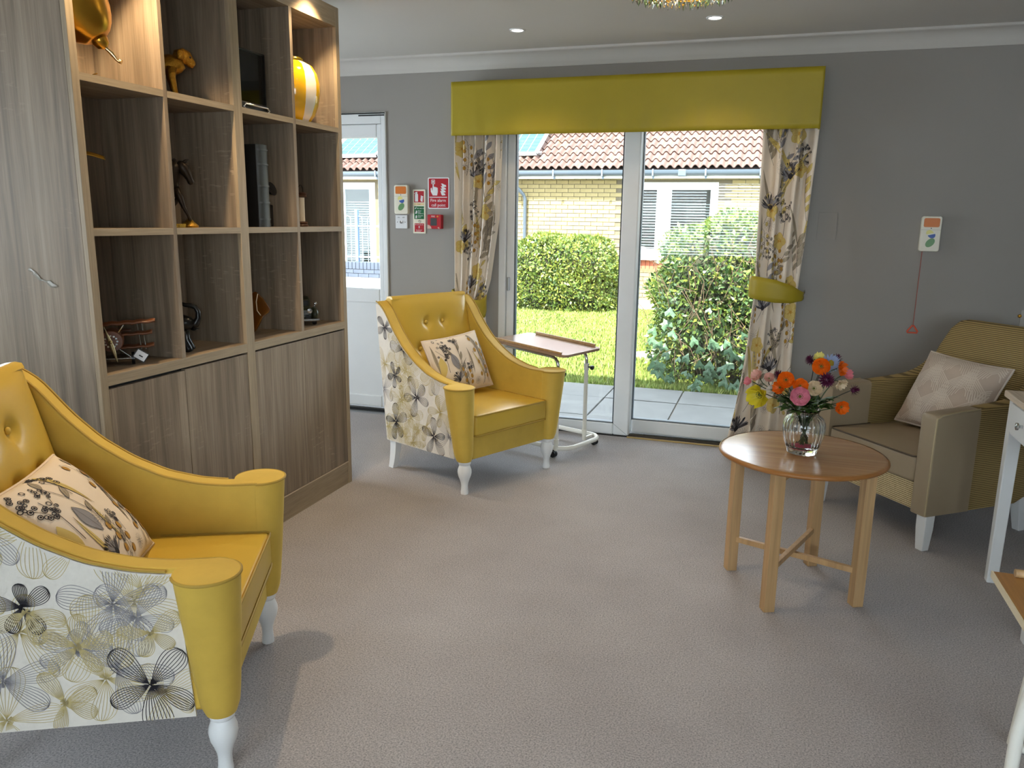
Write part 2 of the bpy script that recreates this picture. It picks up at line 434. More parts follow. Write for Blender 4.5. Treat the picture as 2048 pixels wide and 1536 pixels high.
# left window and rear window (rear one has a venetian blind)
w = ebase('window_2', 'white window in the left wall')
def rect_frame(x0, x1, z0, z1, t, y0, y1):
    return join(box(x0, x0+t, y0, y1, z0, z1), box(x1-t, x1, y0, y1, z0, z1), box(x0+t, x1-t, y0, y1, z0, z0+t), box(x0+t, x1-t, y0, y1, z1-t, z1))
Ml = Matrix.Rotation(PI/2, 4, 'Z')
def lw(vf): return [(XL-0.12+(p[1]), p[0], p[2]) for p in vf[0]], [tuple(q)[::-1] for q in vf[1]]
mesh('window_frame', lw(join(rect_frame(LW[0], LW[1], LW[2], LW[3], 0.07, -0.03, 0.04), box((LW[0]+LW[1])/2-0.035, (LW[0]+LW[1])/2+0.035, -0.03, 0.04, LW[2], LW[3]))), upvc, w, bevel=0.006)
mesh('pane', lw(box(LW[0]+0.05, LW[1]-0.05, -0.004, 0.004, LW[2]+0.05, LW[3]-0.05)), pane_m, w)
mesh('sill', box(XL-0.14, XL+0.06, LW[0], LW[1], LW[2]-0.03, LW[2]), white_paint, w, bevel=0.005)
w = ebase('window_5', 'added white window in the near part of the left wall')  # added, with its opening, for the left front fill lamp
mesh('window_frame', lw(join(rect_frame(LW2[0], LW2[1], LW2[2], LW2[3], 0.07, 0.03, 0.09))), upvc, w, bevel=0.006)
mesh('pane', lw(box(LW2[0]+0.05, LW2[1]-0.05, 0.056, 0.064, LW2[2]+0.05, LW2[3]-0.05)), pane_m, w)
w = ebase('window_3', 'wide window behind the viewer with a venetian blind')
mesh('window_frame', join(rect_frame(RW[0], RW[1], RW[2], RW[3], 0.07, YF-0.18, YF-0.10), box(-0.97, -0.89, YF-0.18, YF-0.10, RW[2], RW[3])), upvc, w, bevel=0.006)
mesh('pane', box(RW[0]+0.05, RW[1]-0.05, YF-0.145, YF-0.137, RW[2]+0.05, RW[3]-0.05), pane_m, w)

w = ebase('window_4', 'added second window behind the viewer')  # added, with its opening, for the rear fill lamp
mesh('window_frame', join(rect_frame(RW2[0], RW2[1], RW2[2], RW2[3], 0.07, YF-0.16, YF-0.08), box(1.34, 1.42, YF-0.16, YF-0.08, RW2[2], RW2[3])), upvc, w, bevel=0.006)
mesh('pane', box(RW2[0]+0.05, RW2[1]-0.05, YF-0.125, YF-0.117, RW2[2]+0.05, RW2[3]-0.05), pane_m, w)

# glazed garden door
d1 = ebase('door_1', 'white half glazed garden door with a solid lower panel')
yF = D-0.012
mesh('door_frame', join(box(DX0, DX0+0.05, yF, D+0.07, 0.02, DZ), box(DX1-0.034, DX1, yF, D+0.07, 0.02, DZ), box(DX0+0.05, DX1-0.034, yF, D+0.07, DZ-0.075, DZ)), upvc, d1, bevel=0.005)
mesh('trickle_vent', join(box(DX0+0.12, DX1-0.004, yF-0.004, yF, DZ-0.012, DZ-0.004), box(DX0+0.12, DX0+0.4, yF-0.006, yF-0.003, DZ-0.026, DZ-0.018), box(DX1-0.20, DX1-0.005, yF-0.006, yF-0.003, DZ-0.026, DZ-0.018)), blackgap, d1)
gx0, gx1 = DX0+0.13, -2.624
yl0, yl1 = D+0.0, D+0.055
mesh('door_leaf', join(box(DX0+0.052, gx0, yl0, yl1, 0.04, DZ-0.077), box(gx1, DX1-0.036, yl0, yl1, 0.04, DZ-0.077), box(gx0, gx1, yl0, yl1, 1.929, DZ-0.077), box(gx0, gx1, yl0, yl1, 0.80, 0.902), box(gx0, gx1, yl0, yl1, 0.04, 0.125)), upvc, d1, bevel=0.008)
mesh('lower_panel', box(gx0, gx1, yl0+0.012, yl1-0.012, 0.125, 0.80), upvc, d1)
mesh('pane', box(gx0, gx1, D+0.024, D+0.032, 0.902, 1.929), pane_m, d1)
mesh('threshold', join(box(DX0, DX1, D-0.02, D+0.2, 0.0, 0.028)), blackgap, d1)
mesh('threshold_strip', box(DX0, DX1, D-0.05, D-0.02, 0.0, 0.010), alu, d1)
h = mesh('door_handle', join(box(gx0-0.055, gx0-0.03, yl0-0.012, yl0, 0.92, 1.10), box(gx0-0.05, gx0+0.06, yl0-0.045, yl0-0.028, 1.03, 1.05), box(gx0-0.05, gx0-0.036, yl0-0.03, yl0-0.01, 1.03, 1.05)), white_plastic, d1, bevel=0.004)

# patio door: fixed right leaf, sliding left leaf in front
p1 = ebase('door_2', 'white sliding patio door with two tall panes')
of = 0.05
mesh('outer_frame', join(box(PX0, PX0+of, D-0.005, D+0.13, 0.02, PZ), box(PX1-of, PX1, D-0.005, D+0.13, 0.02, PZ), box(PX0+of, PX1-of, D-0.005, D+0.13, PZ-of, PZ)), upvc, p1, bevel=0.006)
def leaf(nm, x0, x1, y0, y1, gz0, gz1, g0, g1, zb, zt):
    s = mesh(nm, join(box(x0, g0, y0, y1, zb, zt), box(g1, x1, y0, y1, zb, zt), box(g0, g1, y0, y1, zb, gz0), box(g0, g1, y0, y1, gz1, zt)), upvc, p1, bevel=0.008)
    mesh('gasket', join(box(g0, g0+0.006, y0+0.004, y1-0.004, gz0, gz1), box(g1-0.006, g1, y0+0.004, y1-0.004, gz0, gz1), box(g0, g1, y0+0.004, y1-0.004, gz0, gz0+0.006)), upvc_grey, s)
    mesh('pane', box(g0, g1, (y0+y1)/2-0.004, (y0+y1)/2+0.004, gz0, gz1), pane_m, s)
    return s
lf = leaf('sliding_leaf', PX0+of+0.004, -0.817, D+0.0, D+0.055, 0.082, PZ-of-0.10, -1.626, -0.922, 0.004, PZ-of-0.004)
mesh('pull_handle', join(box(PX0+of+0.012, PX0+of+0.032, D-0.018, D, 0.93, 1.02)), alu, lf, bevel=0.004)
mesh('mitre_line', join(prism([(-0.922, 0.081), (-0.9205, 0.0815), (-0.8205, 0.0065), (-0.822, 0.006)], D-0.0006, D+0.002, 'y')), upvc_grey, lf)
leaf('fixed_leaf', -0.83, PX1-of-0.002, D+0.062, D+0.115, 0.105, PZ-of-0.10, -0.812, PX1-of-0.11, 0.014, PZ-of-0.004)
mesh('track', join(box(PX0+of, PX1-of, D-0.015, D+0.13, -0.002, 0.004)), blackgap, p1)
mesh('track_rail', join(box(-0.817, PX1-of, D-0.010, D-0.004, 0.003, 0.008), box(-0.817, PX1-of, D+0.012, D+0.018, 0.003, 0.010), box(-0.817, PX1-of, D+0.034, D+0.040, 0.003, 0.010)), M('dark_bronze_track', lin(70, 60, 48), 0.5), p1)
mesh('carpet_bar', box(-0.822, PX1-of, D-0.034, D-0.012, 0.0, 0.007), brass_strip, p1, bevel=0.003)
mesh('outer_sill', box(PX0, PX1, D+0.13, D+0.34, -0.04, 0.0), upvc, p1)

# ------------------------------------------------------------------ outside
G = -0.10
rng = random.Random(5)
turf = M('turf', lin(74, 90, 36), 0.95, var=0.25, vscale=3, bmp=0.6, bscale=60, bdist=0.02)
soil = M('outside_ground', lin(120, 112, 100), 0.95, var=0.1)
paver_m = M('paving', lin(80, 80, 79), 0.85, var=0.16, vscale=5, bmp=0.3, bscale=40, bdist=0.004)
path_m = M('pale_path', lin(140, 134, 120), 0.9, var=0.1, vscale=4)
structure(mesh('floor_outside', box(-40, 40, D+TH+0.0, 60, G-0.3, G-0.02), soil), 'ground outside')
# patio slabs
pav = ebase('floor_patio', 'grey paving slabs outside the patio door')
slab_me = None
xs = [-0.67+0.62*k for k in range(-5, 6)]
ys = [D+TH+0.01, 5.87, 6.53, 7.06]
for j in range(3):
    for i in range(len(xs)-1):
        if xs[i] < -3.3 or xs[i] > 1.6: continue
        o = mesh('slab', box(xs[i]+0.006, xs[i+1]-0.006, ys[j]+0.006, ys[j+1]-0.006, G-0.03, G+rng.uniform(-0.002, 0.002)), paver_m, pav, bevel=0.004)
# lawn with blades
lawn = thing('lawn', 'sunlit green lawn between the patio and the brick house', 'lawn', (0, 0, 0))
mesh('turf', box(-5.6, 6, 7.065, 13.6, G-0.03, G-0.004), turf, lawn)
R = np.random.default_rng(3)
def blades(n, x0, x1, y0, y1):
    x = R.uniform(x0, x1, n); y = y0+(y1-y0)*R.random(n)**1.35; hh = R.uniform(0.02, 0.05, n); a = R.uniform(0, PI, n); w = R.uniform(0.004, 0.009, n)*(1+(y-7)/4); lx = R.normal(0, 0.012, n); ly = R.normal(0, 0.012, n)
    v = np.empty((n, 3, 3)); dx, dy = np.cos(a)*w, np.sin(a)*w
    v[:, 0] = np.stack([x-dx, y-dy, np.full(n, G-0.006)], 1); v[:, 1] = np.stack([x+dx, y+dy, np.full(n, G-0.006)], 1); v[:, 2] = np.stack([x+lx, y+ly, G+hh], 1)
    return v.reshape(-1, 3).tolist(), np.arange(3*n).reshape(-1, 3).tolist()
grass_a = M('grass_blades', lin(96, 114, 42), 0.7, var=0.35, vscale=2.5); grass_b = M('grass_blades_pale', lin(128, 134, 68), 0.7, var=0.3, vscale=3)
stuff(mesh('grass', blades(70000, -4.6, 1.2, 7.07, 13.4), grass_a, lawn)); stuff(mesh('dry_grass', blades(26000, -4.6, 1.2, 7.07, 13.4), grass_b, lawn))
tag(mesh('inspection_cover', lathe([(0.20, 0), (0.20, 0.035), (0.19, 0.04), (0.0, 0.041)], 20, (-1.24, 8.78, G-0.01), caps=False), M('cover_concrete', lin(126, 126, 124), 0.9, var=0.1), smooth=30), 'grey round inspection cover sunk in the lawn by the ivy hedge', 'drain cover')
structure(mesh('floor_path', join(box(-40, 40, 13.62, 15.0, G-0.03, G+0.02), box(-40, -5.62, 7.0, 13.6, G-0.03, G+0.02)), path_m), 'pale path in front of the brick house')

# hedges: leaf cards all over a rounded box
def leaf_cloud(n, c, r, size, pw=3.5, seed=1, zmin=G, jit=0.06, elong=1.7):
    q = np.random.default_rng(seed); out = np.empty((n, 4, 3)); k = 0
    d = q.normal(size=(n, 3)); d /= np.linalg.norm(d, axis=1)[:, None]
    d[:, 2] = np.where(d[:, 2] < -0.75, -d[:, 2], d[:, 2])
    s = (np.abs(d[:, 0])**pw+np.abs(d[:, 1])**pw+np.abs(d[:, 2])**pw)**(-1/pw)
    lump = 1+0.05*np.sin(d[:, 0]*9+seed)*np.sin(d[:, 1]*8)+0.04*np.sin(d[:, 2]*11+d[:, 0]*7)
    P = d*s[:, None]*np.array(r)*(lump*(1-np.abs(q.normal(0, jit, n))))[:, None]+np.array(c)
    P[:, 2] = np.maximum(P[:, 2], zmin+0.02)
    ax = q.normal(size=(n, 3))+d*0.6+np.array([0, 0, 0.3]); ax /= np.linalg.norm(ax, axis=1)[:, None]
    sd = np.cross(ax, d+q.normal(0, 0.5, (n, 3))); sd /= (np.linalg.norm(sd, axis=1)[:, None]+1e-9)
    L = (size*q.uniform(0.6, 1.35, n))[:, None]
    out[:, 0] = P; out[:, 1] = P+ax*L*0.5*elong+sd*L*0.42; out[:, 2] = P+ax*L*elong; out[:, 3] = P+ax*L*0.5*elong-sd*L*0.42
    return out.reshape(-1, 3).tolist(), np.arange(4*n).reshape(-1, 4).tolist()
def leafmat(name, c, var=0.3):
    m, t, b = nt(name)
    nz = noise_node(t, 5, 4); r = ramp(t, nz.outputs['Fac'], [(0.3, sc(c, 1-var)), (0.7, sc(c, 1+var))])
    t.links.new(r.outputs[0], b.inputs['Base Color']); b.inputs['Roughness'].default_value = 0.45
    tr = t.nodes.new('ShaderNodeBsdfTranslucent'); t.links.new(r.outputs[0], tr.inputs[0]); mx = t.nodes.new('ShaderNodeMixShader'); mx.inputs[0].default_value = 0.3
    out = [n for n in t.nodes if n.type == 'OUTPUT_MATERIAL'][0]
    t.links.new(b.outputs[0], mx.inputs[1]); t.links.new(tr.outputs[0], mx.inputs[2]); t.links.new(mx.outputs[0], out.inputs[0])
    return m
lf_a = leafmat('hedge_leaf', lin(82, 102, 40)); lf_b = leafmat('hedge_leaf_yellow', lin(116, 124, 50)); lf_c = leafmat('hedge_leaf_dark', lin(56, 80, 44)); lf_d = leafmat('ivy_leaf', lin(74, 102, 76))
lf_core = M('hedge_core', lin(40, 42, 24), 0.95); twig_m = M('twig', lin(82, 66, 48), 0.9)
def superbox(c, r, pw=3.5, n=20, m=14):
    v, f = [], []
    for j in range(m+1):
        t = PI*j/m
        for k in range(n):
            a = 2*PI*k/n; d = (math.sin(t)*math.cos(a), math.sin(t)*math.sin(a), -math.cos(t))
            s = (abs(d[0])**pw+abs(d[1])**pw+abs(d[2])**pw)**(-1/pw)
            v.append((c[0]+d[0]*s*r[0], c[1]+d[1]*s*r[1], max(c[2]+d[2]*s*r[2], G)))
    for j in range(m):
        for k in range(n): f.append((j*n+k, j*n+(k+1) % n, (j+1)*n+(k+1) % n, (j+1)*n+k))
    return v, f
hg = thing('round_hedge', 'bushy yellow green clipped hedge on the far side of the lawn', 'hedge', (0, 0, 0))
c, r = (-3.42, 13.25, 0.36), (0.97, 0.75, 0.76)
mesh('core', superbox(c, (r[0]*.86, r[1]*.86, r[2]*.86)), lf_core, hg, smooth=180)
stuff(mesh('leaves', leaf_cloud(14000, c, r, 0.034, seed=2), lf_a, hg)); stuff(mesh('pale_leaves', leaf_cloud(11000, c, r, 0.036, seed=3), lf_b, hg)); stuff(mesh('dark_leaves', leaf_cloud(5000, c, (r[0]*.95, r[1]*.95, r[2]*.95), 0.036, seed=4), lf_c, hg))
hg = thing('ivy_hedge', 'tall dark green hedge with ivy at its foot beside the patio', 'hedge', (0, 0, 0))
c, r = (0.02, 8.12, 0.58), (1.12, 0.92, 0.87)
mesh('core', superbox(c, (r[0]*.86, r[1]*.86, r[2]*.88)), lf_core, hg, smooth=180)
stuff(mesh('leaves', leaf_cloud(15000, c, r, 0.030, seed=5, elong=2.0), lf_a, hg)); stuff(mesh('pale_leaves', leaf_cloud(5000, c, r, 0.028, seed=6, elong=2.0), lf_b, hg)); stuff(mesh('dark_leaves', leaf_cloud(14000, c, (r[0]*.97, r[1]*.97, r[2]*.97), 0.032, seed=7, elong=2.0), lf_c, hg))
tw = []
for k in range(90):
    x = rng.uniform(-1.05, 0.3); z = rng.uniform(G, 1.0); y = 8.12-0.90+rng.uniform(-0.02, 0.06)
    tw.append(tube([(x, y, z), (x+rng.uniform(-0.1, 0.1), y-rng.uniform(0, 0.05), z+rng.uniform(0.1, 0.25)), (x+rng.uniform(-0.2, 0.2), y-rng.uniform(-0.02, 0.06), z+rng.uniform(0.2, 0.4))], 0.003, 4))
stuff(mesh('twigs', join(*tw), twig_m, hg))
ivy = ([(0, 0, 0), (0.42, -0.30, 0.03), (0.55, 0.12, 0.05), (0.30, 0.36, 0.04), (0, 0.85, 0.0), (-0.30, 0.36, 0.04), (-0.55, 0.12, 0.05), (-0.42, -0.30, 0.03), (0, 0.25, 0.10)], [(0, 1, 8), (1, 2, 8), (2, 3, 8), (3, 4, 8), (4, 5, 8), (5, 6, 8), (6, 7, 8), (7, 0, 8)])
iv0 = mesh('ivy_leaf', ivy, lf_d, hg)
for k in range(80):
    o = iv0 if k == 0 else dup(iv0, hg)
    s = rng.uniform(0.055, 0.10)
    o.scale = (s, s, s); o.location = (rng.uniform(-1.0, 0.2), 8.12-0.98+rng.uniform(-0.07, 0.05), G+0.02+abs(rng.gauss(0.05, 0.30)) % 0.75)
    o.rotation_euler = (PI/2+rng.uniform(-0.7, 0.5), rng.uniform(-0.6, 0.6), rng.uniform(-0.6, 0.6)+PI*0)

# brick house opposite
YH = 15.0
brick_m = M('cream_brick', lin(134, 121, 84), 0.9, var=0.10, vscale=7, bmp=0.3, bscale=60, bdist=0.004)
brick_red = M('red_brick', lin(150, 86, 62), 0.9, var=0.15, vscale=9)
blue_brick = M('blue_brick', lin(58, 66, 80), 0.8, var=0.15, vscale=9)
mortar = M('mortar', lin(92, 84, 68), 0.95)
house = thing('brick_house', 'low cream brick house with a red pantile roof seen through the patio door', 'house', (0, 0, 0))
HX0, HX1 = -13.0, 4.0
WX0, WX1, WZ0, WZ1 = -2.66, -1.02, 0.75, 2.10      # window opening
VX0, VX1, VZ0, VZ1 = -9.6, -7.95, 0.30, 2.10        # second window (seen through the garden door)
def wallrects():
    xs = sorted({HX0, VX0, VX1, WX0, WX1, HX1}); rs = []
    for a, b in zip(xs[:-1], xs[1:]):
        m = (a+b)/2
        if WX0 < m < WX1: rs += [(a, b, G-0.1, WZ0-0.22), (a, b, WZ1, 2.36)]
        elif VX0 < m < VX1: rs += [(a, b, G-0.1, VZ0), (a, b, VZ1, 2.36)]
        else: rs.append((a, b, G-0.1, 2.36))
    return rs
mesh('wall_core', join(*[box(a, b, YH+0.012, YH+0.3, z0, z1) for a, b, z0, z1 in wallrects()]), mortar, house)
def okb(x0, x1, z0, z1):
    for a, b, c0, c1 in ((WX0, WX1, WZ0-0.22, WZ1), (VX0, VX1, VZ0, VZ1)):
        if x1 > a and x0 < b and z1 > c0 and z0 < c1: return False
    return True
bl, bh = 0.2325, 0.0775
b0 = None; nb = 0; rest = []
z = 2.14-bh*30
rowi = 0
while z < 2.14+bh:
    x = HX0+(bl/2 if rowi % 2 else 0)
    while x < HX1:
        if okb(x, x+bl, z, z+bh):
            vis = z > 2.14-bh*5.5 and (-4.95 < x < -2.3 or -1.2 < x < -0.2 or -8.0 < x < -7.7)
            if vis:
                if b0 is None:
                    b0 = mesh('brick', box(0.005, bl-0.005, 0.0, 0.06, 0.005, bh-0.005), brick_m, house, bevel=0.002); o = b0
                else: o = dup(b0, house)
                o.location = (x, YH+rng.uniform(-0.001, 0.002), z)
            elif x > -5.4 or x < -7.6: rest.append(box(x+0.005, x+bl-0.005, YH, YH+0.05, z+0.005, z+bh-0.005))
        x += bl
    z += bh; rowi += 1
stuff(mesh('brickwork', join(*rest), brick_m, house))
s0 = None
for k in range(22):
    x = WX0+0.0775*k
    o = mesh('soldier_brick', box(0.004, 0.0735, 0, 0.06, 0.004, 0.216), brick_red, house) if k == 0 else dup(s0, house)
    if k == 0: s0 = o
    o.location = (x, YH-0.004, WZ0-0.22-0.075)
# windows
def far_window(x0, x1, z0, z1, mull, lab):
    w = mesh('window', join(rect_frame(x0, x1, z0, z1, 0.06, YH+0.02, YH+0.09), *[box(m-0.06, m+0.06, YH+0.02, YH+0.09, z0+0.06, z1-0.06) for m in mull]), upvc, house, bevel=0.008)
    w['label'] = lab
    es = [x0+0.06]+[q for m in mull for q in (m-0.06, m+0.06)]+[x1-0.06]
    for a, b in zip(es[0::2], es[1::2]):
        mesh('sash', rect_frame(a+0.005, b-0.005, z0+0.065, z1-0.065, 0.07, YH+0.005, YH+0.075), upvc, w, bevel=0.006)
        mesh('pane', box(a+0.07, b-0.07, YH+0.035, YH+0.045, z0+0.13, z1-0.13), pane_far, w)
    sl = [box(x0+0.1, x1-0.1, YH+0.16, YH+0.185, z0+0.1+0.05*i, z0+0.1+0.05*i+0.012) for i in range(int((z1-z0-0.45)/0.05))]
    mesh('blind', join(*sl), white_paint, w)
    mesh('room_dark', join(box(x0, x1, YH+0.7, YH+0.72, z0, z1), box(x0, x1, YH+0.3, YH+0.7, z1, z1+0.02), box(x0, x1, YH+0.3, YH+0.7, z0-0.02, z0)), M('dim_interior', lin(96, 92, 82), 0.9), w)
    mesh('sill', box(x0-0.06, x1+0.06, YH-0.09, YH+0.06, z0-0.07, z0), upvc, w, bevel=0.008)
    return w
far_window(WX0, WX1, WZ0, WZ1, [-1.99], 'white casement window with half closed blinds')
mesh('window_ornament', lathe([(0.09, 0), (0.10, 0.06), (0.085, 0.13), (0.05, 0.17), (0.0, 0.18)], 14, (-2.35, YH-0.01, WZ0), caps=False), white_plastic, house, smooth=180)
far_window(VX0, VX1, VZ0, VZ1, [-8.8], 'white window seen through the garden door')
# soffit, fascia, gutter, downpipe
mesh('soffit', box(HX0-0.2, HX1, YH-0.20, YH+0.02, 2.165, 2.185), upvc, house)
mesh('fascia', box(HX0-0.2, HX1, YH-0.225, YH-0.20, 2.155, 2.31), upvc, house)
gut = M('gutter_grey', lin(74, 84, 94), 0.35)
gp = [(YH-0.375, 2.30), (YH-0.375, 2.25), (YH-0.39, 2.215), (YH-0.42, 2.20), (YH-0.455, 2.215), (YH-0.475, 2.25), (YH-0.48, 2.30), (YH-0.472, 2.30), (YH-0.466, 2.25), (YH-0.45, 2.222), (YH-0.42, 2.21), (YH-0.395, 2.222), (YH-0.383, 2.25), (YH-0.383, 2.30)]
gp = [(a+0.14, b) for a, b in gp]
mesh('gutter', prism(gp, HX0-0.2, HX1, 'x'), gut, house, smooth=40)
g0 = None
for k in range(20):
    x = -12.4+0.93*k
    o = mesh('gutter_bracket', join(box(-0.014, 0.014, -0.485, -0.36, -0.015, 0.0), box(-0.014, 0.014, -0.49, -0.478, -0.01, 0.11), box(-0.014, 0.014, -0.40, -0.37, -0.06, 0.0)), M('bracket_grey', lin(92, 104, 116), 0.4), house) if k == 0 else dup(g0, house)
    if k == 0: g0 = o
    o.location = (x, YH+0.14, 2.205)
mesh('gutter_union', box(-1.72, -1.58, YH-0.346, YH-0.23, 2.19, 2.305), gut, house, bevel=0.01)
mesh('downpipe', tube([(-4.83, YH-0.285, 2.24), (-4.83, YH-0.285, 2.11), (-4.80, YH-0.25, 2.03), (-4.68, YH-0.10, 1.86), (-4.66, YH-0.06, 1.78), (-4.66, YH-0.06, 0.0)], 0.034, 10), gut, house, smooth=60)
mesh('gutter_outlet', join(box(-4.93, -4.72, YH-0.35, YH-0.228, 2.185, 2.31)), gut, house, bevel=0.012)
# pantile roof
pitch = math.radians(30)
tile_m = M('red_pantile', lin(84, 63, 56), 0.85, var=0.14, vscale=4, bmp=0.3, bscale=50, bdist=0.004)
tile_m2 = M('red_pantile_pale', lin(96, 75, 68), 0.85, var=0.14, vscale=4)
tw_, tl_ = 0.1465, 0.28
def tile_shape():
    v, f = [], []; n = 9
    for top in (0, 1):
        for j, yy in enumerate((0.0, tl_*1.12)):
            for i in range(n+1):
                u = i/n; x = u*tw_
                h_ = 0.052*max(0.0, math.sin(PI*min(u/0.72, 1)))-(0.010*math.sin(PI*(u-0.72)/0.28) if u > 0.72 else 0)
                v.append((x, yy, h_+(0.014 if top else 0.0)+(0.030 if j == 0 else 0.0)))
    m = n+1
    for i in range(n):
        f.append((2*m+i, 2*m+i+1, 3*m+i+1, 3*m+i)); f.append((i, m+i, m+i+1, i+1)); f.append((i, i+1, 2*m+i+1, 2*m+i))
    return v, f
TR = Matrix.Translation((0, YH-0.30, 2.305)) @ Matrix.Rotation(pitch, 4, 'X')
t0 = t1 = None; restt = []; cnt = 0
for rrow in range(0, 20):
    for k in range(0, 116):
        x = HX0-0.2+k*tw_
        if x > 3.8: continue
        near = rrow < 8 and -5.2 < x < 0.0
        if near and cnt < 290:
            m4 = TR @ Matrix.Translation((x, rrow*tl_, rng.uniform(-0.002, 0.002)))
            pale = rng.random() < 0.3
            if t0 is None: t0 = mesh('roof_tile', tile_shape(), tile_m, house, smooth=50); t1 = mesh('roof_tile', tile_shape(), tile_m2, house, smooth=50); o = t0; t1.matrix_world = TR @ Matrix.Translation((-5.3, 0, 0))
            else: o = dup(t1 if pale else t0, house)
            o.matrix_world = m4; cnt += 1
        elif x > -5.6 or rrow < 8:
            restt.append(xf(tile_shape(), TR @ Matrix.Translation((x, rrow*tl_, rng.uniform(-0.002, 0.002)))))
stuff(mesh('more_roof_tiles', join(*restt), tile_m, house, smooth=50))
mesh('roof_deck', xf(box(HX0-0.2, HX1, 0.02, 5.6, -0.06, -0.012), TR), M('roof_felt', lin(70, 60, 56), 0.9), house)
# solar panels on the roof
cell_m = M('solar_cell', lin(30, 64, 70), 0.5, spec=0.2)
def solar(x0, x1, s0_, s1_, lab):
    P_ = thing('solar_panel', lab, 'solar panel', (0, 0, 0), group='solar panels on the pantile roof')
    mesh('frame', xf(join(rect_frame(x0, x1, 0, 1, 0.0001, 0, 0)) if False else join(box(x0, x0+0.05, s0_, s1_, 0.10, 0.15), box(x1-0.05, x1, s0_, s1_, 0.10, 0.15), box(x0, x1, s0_, s0_+0.05, 0.10, 0.15), box(x0, x1, s1_-0.05, s1_, 0.10, 0.15), box(x0+0.05, x1-0.05, s0_+0.05, s1_-0.05, 0.105, 0.12)), TR), white_paint, P_)
    nx, ny = 6, 10; cw, ch = (x1-x0-0.12)/nx, (s1_-s0_-0.12)/ny; c0 = None
    for i in range(nx):
        for j in range(ny):
            o = mesh('cell', box(0.006, cw-0.006, 0.006, ch-0.006, 0, 0.006), cell_m, P_) if c0 is None else dup(c0, P_)
            c0 = c0 or o
            o.matrix_world = TR @ Matrix.Translation((x0+0.06+i*cw, s0_+0.06+j*ch, 0.121))
    mesh('mounting_rail', xf(join(box(x0-0.02, x1+0.06, s0_+0.12, s0_+0.17, 0.045, 0.10), box(x0-0.02, x1+0.06, s1_-0.2, s1_-0.15, 0.045, 0.10)), TR), alu, P_)
solar(-5.56, -4.46, 0.42, 2.1, 'blue solar panel on the pantile roof at the left edge of the patio pane')
solar(-9.05, -7.90, 0.42, 2.1, 'pale solar panel on the roof seen through the garden door, right one')
solar(-10.22, -9.07, 0.42, 2.1, 'pale solar panel on the roof beyond the garden door, left one')

# terrace with bow top railing seen through the garden door
structure(mesh('floor_terrace', box(-9.5, -4.9, 9.2, 13.16, G-0.05, 0.30), path_m), 'raised pale terrace')
bw = thing('dwarf_wall', 'low blue brick wall under the bow top railing', 'garden wall', (0, 0, 0))
mesh('wall_core', box(-9.3, -5.0, 13.03, 13.15, 0.30, 0.572), mortar, bw)
b1 = None
for rr_ in range(2):
    for k in range(22):
        o = mesh('brick', box(0.004, 0.211, 0, 0.05, 0.004, 0.071), blue_brick, bw) if b1 is None else dup(b1, bw)
        b1 = b1 or o
        o.location = (-9.3+0.215*k-(0.1 if rr_ else 0)+0.1, 13.0, 0.30+0.075*rr_)
b2 = None
for k in range(56):
    o = mesh('coping_brick', box(0.003, 0.0725, 0, 0.16, 0.0, 0.13), blue_brick, bw, bevel=0.006) if b2 is None else dup(b2, bw)
    b2 = b2 or o
    o.location = (-9.3+0.0765*k, 12.995, 0.452)
rl = thing('bow_top_railing', 'pale blue bow top metal railing on the low garden wall', 'railing', (0, 0, 0))
rail_m = M('rail_paint', lin(128, 142, 156), 0.4)
h0 = None
for k in range(17):
    pts = [(-0.0, 0, 0.0), (0, 0, 0.77)]+[(0.06-0.06*math.cos(a), 0, 0.77+0.06*math.sin(a)) for a in [PI*i/8 for i in range(1, 8)]]+[(0.12, 0, 0.77), (0.12, 0, 0.0)]
    o = mesh('hoop', tube(pts, 0.009, 6), rail_m, rl, smooth=60) if h0 is None else dup(h0, rl)
    h0 = h0 or o
    o.location = (-9.2+0.235*k, 13.08, 0.582)
mesh('lower_rail', box(-9.25, -5.05, 13.065, 13.095, 0.66, 0.69), rail_m, rl); mesh('upper_rail', box(-9.25, -5.05, 13.065, 13.095, 1.22, 1.25), rail_m, rl)
p0 = None
for x in (-8.5, -7.31, -6.1):
    o = mesh('post', box(-0.03, 0.03, -0.03, 0.03, 0, 0.95), M('rail_post_blue', lin(84, 112, 150), 0.4), rl, bevel=0.005) if p0 is None else dup(p0, rl)
    p0 = p0 or o; o.location = (x, 13.08, 0.582)
# ------------------------------------------------------------------ bookcase
BX, BXI, BXB = -2.067, -2.36, -2.51        # front, inner back, outer back
bc = thing('bookcase', 'tall grey oak open bookcase with cupboard doors below', 'bookcase', (0, 0, 0))
mesh('end_panel', box(BXB, BX-0.018, 1.975, 2.000, 0, 2.374), oak_z, bc, bevel=0.0015)
s0 = 0
for a, b in ((1.975, 2.005), (2.744, 2.796), (3.541, 3.571)):
    mesh('stile', box(BX-0.018, BX+0.001, a, b, 0.0, 2.374), oak_front, bc, bevel=0.0015)
mesh('centre_panel', box(BXI, BX-0.018, 2.746, 2.794, 0.0, 2.285), oak_z, bc)
mesh('end_panel', box(BXB, BX-0.018, 3.543, 3.571, 0, 2.374), oak_z, bc)
mesh('side_lining', box(BXI, BX-0.018, 2.000, 2.004, 0.872, 2.285), oak_z, bc)
mesh('filler_strip', box(BXB, BX-0.03, 3.572, 3.592, 0, 2.31), oak_z, bc)
mesh('back_panel', box(BXB+0.12, BXI, 2.0, 3.543, 0.0, 2.374), oak_z, bc)
mesh('rear_face', box(BXB, BXB+0.118, 2.001, 3.542, 0.0, 2.374), oak_z, bc)
